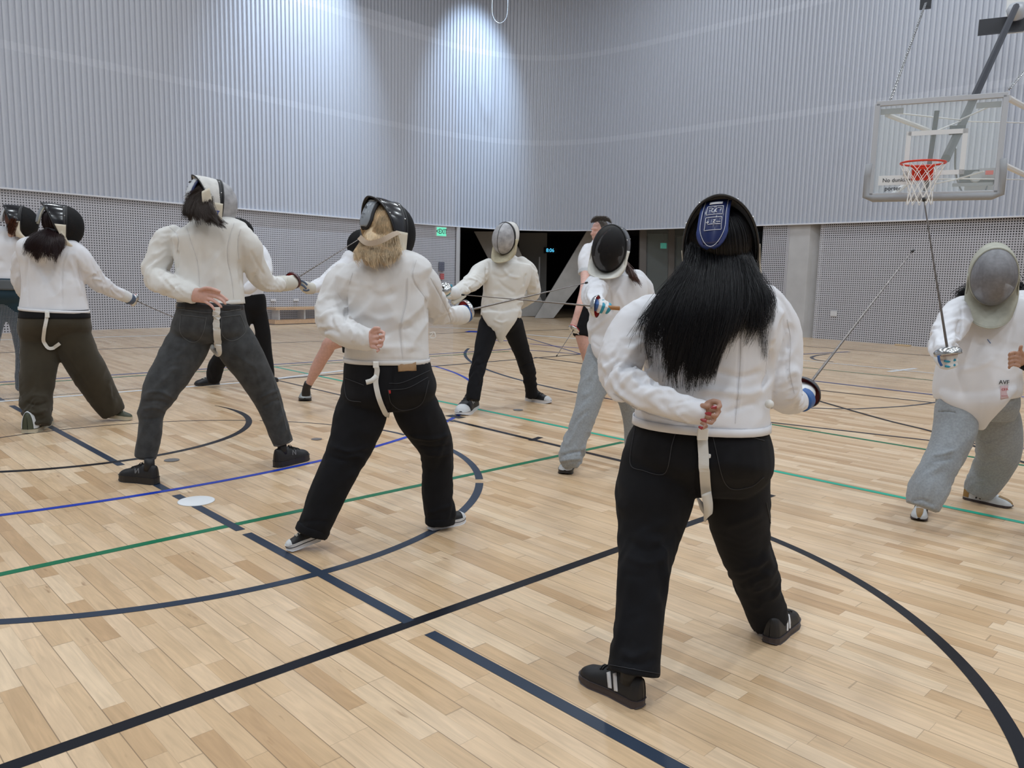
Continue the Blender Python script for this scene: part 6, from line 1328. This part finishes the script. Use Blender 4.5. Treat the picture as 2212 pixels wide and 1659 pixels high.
# rim: centre given by its place in the room
RC = at(1994,346,8.75); rz = RC[2]; rr = .225
RCx = np.dot(RC-O, X); RC = q(RCx, rz-O[2], .02+.15+rr)
rim = hp('rim', MB().tube([RC+rr*(math.cos(a)*X+math.sin(a)*Nf) for a in np.linspace(0, 2*math.pi, 49)], .011, 8, False), 'rim_red', None, True)
bk = MB(); bk.box(q(RCx, rz-O[2]-.06, .03), (.11,.03,.085), A3); hp('rim_bracket', bk, 'rim_red', rim, bev=.006)
for s in (-1, 1): hp('rim_support', MB().tube([q(RCx+s*.09, rz-O[2]-.02, .05), RC-Nf*rr*.82+X*s*rr*.5-Z*.01], .009, 8), 'rim_red', rim)
hp('rim_support', MB().box(q(RCx, rz-O[2]-.03, .12), (.085,.07,.008), A3), 'rim_red', rim)
# net of diamonds
nb = MB(); K = 12
def npnt(lv, k): r_ = rr*(1-.0)*[1,.86,.72,.60,.54,.56,.60][lv]; a = 2*math.pi*(k+(lv%2)*.5)/K; return RC+r_*(math.cos(a)*X+math.sin(a)*Nf)-Z*(.02+[0,.07,.15,.22,.29,.36,.43][lv])
for lv in range(6):
    for k in range(K):
        nb.tube([npnt(lv,k), npnt(lv+1,k)], .0035, 5); nb.tube([npnt(lv,k), npnt(lv+1,(k+(1 if lv%2 else -1))%K)], .0035, 5)
hp('net', nb, 'net_cord', rim)
# arms, mast and rods behind the board, all running to the wall
wallP = lambda px, py, Y: at(px, py, Y)
wl_pt = lambda px, py: at(px, py, 15.6)
hp('vertical_post', MB().tube([q(-.02,H_/2-.1,-.12), q(-.06,-H_/2+.05,-.12)], .028, 8), 'mast_black')
hp('diagonal_mast', MB().tube([at(2195,14,14.6), at(2068,290,10.4), at(2043,343,9.75)], .055, 8), 'mast_black')
hp('support_arm', MB().tube([q(-W2+.12,H_/2-.12,-.05), at(2012,284,10.6)], .03, 8), 'arm_white'); hp('support_arm', MB().tube([at(2178,212,9.0), at(2240,245,11.5), at(2330,300,15.0)], .034, 8), 'arm_white')
hp('support_arm', MB().tube([q(-.45,-H_/2-.03,-.05), at(1968,389,10.4)], .03, 8), 'arm_white'); hp('support_arm', MB().tube([at(2170,357,9.1), at(2240,390,11.5), at(2330,440,15.0)], .034, 8), 'arm_white')
for a, b in (((1925,243,9.7),(2074,259,10.6)), ((2074,259,10.6),(2160,220,9.3)), ((2074,262,10.6),(2250,266,13.5)), ((2020,284,10.3),(2074,262,10.6)), ((1930,385,9.8),(2070,387,10.6)), ((2070,386,10.6),(2240,388,13.5)), ((2070,386,10.6),(2125,370,9.6)), ((2020,397,10.2),(2070,386,10.6))): hp('tie_rod', MB().tube([at(*a), at(*b)], .010, 6), 'arm_white')
hp('mast_joint', MB().box(at(2068,281,10.3), (.09,.05,.05), A3), 'mast_black'); hp('wall_plate', MB().box(at(2163,55,15.0), (.36,.05,.13), A3), 'mast_black'); 
hp('wall_mount', MB().lathe([(.001,.1),(.12,.08),(.16,0),(.12,-.16),(.001,-.2)], at(2196,20,14.7), (0,.1,1)), 'frame_grey', None, True); hp('wall_mount_plate', MB().box(at(2196,15,15.05), (.16,.03,.45), A3), 'arm_white')
hp('winch_motor', MB().box(at(2113,383,14.6), (.30,.16,.12), A3), 'mast_black', bev=.02); hp('winch_box', MB().box(at(2137,376,14.4), (.16,.12,.09), A3), 'motor_grey'); hp('winch_label', MB().box(at(2137,373,14.2), (.06,.03,.035), A3), 'rim_red'); hp('winch_plate', MB().box(at(2116,396,14.9), (.24,.02,.22), A3), 'frame_grey'); hp('winch_drum', MB().lathe([(.001,.09),(.09,.09),(.09,-.09),(.001,-.09)], at(2108,382,14.3), Nf), 'motor_grey')
hp('cable', MB().tube(catmull([at(2064,322,10.0), at(2064,370,10.6), at(2076,410,11.8), at(2098,428,13.0), at(2122,424,14.0), at(2136,392,14.4)], .05), .012, 6), 'mast_black')
hp('ceiling_pulley', MB().box(at(2000,3,14.6), (.09,.05,.12), A3), 'mast_black')
def chain(a, b, n):
    cb_ = MB(); a = np.array(a); b = np.array(b); d = unit(b-a); L = np.linalg.norm(b-a); s1 = unit(np.cross(d, [0,1,.2])); s2 = np.cross(d, s1)
    for i in range(n):
        c = a+(b-a)*(i+.5)/n; s_ = s1 if i % 2 else s2; lk = L/n*.62; cb_.tube([c+d*lk*math.cos(w)+s_*.018*math.sin(w) for w in np.linspace(0, 2*math.pi, 9)], .007, 5, False)
    hp('chain', cb_, 'chain')
chain(at(2000,6,14.5), at(1921,222,9.6), 90); chain(at(2260,100,14.5), at(2180,192,9.0), 70)
# a loop of cable hanging in front of the screen, high up
o = MB().tube(catmull([at(1066,-40,23.0), at(1063,20,23.0), at(1068,42,23.0), at(1079,50,23.0), at(1090,44,23.0), at(1096,26,23.0), at(1097,-40,23.0)], .08), .008, 6).build('cable_loop', MATS['frame_grey'], None, True); tag(o, 'thin white loop of cable hanging high in front of the ribbed screen', 'cable')
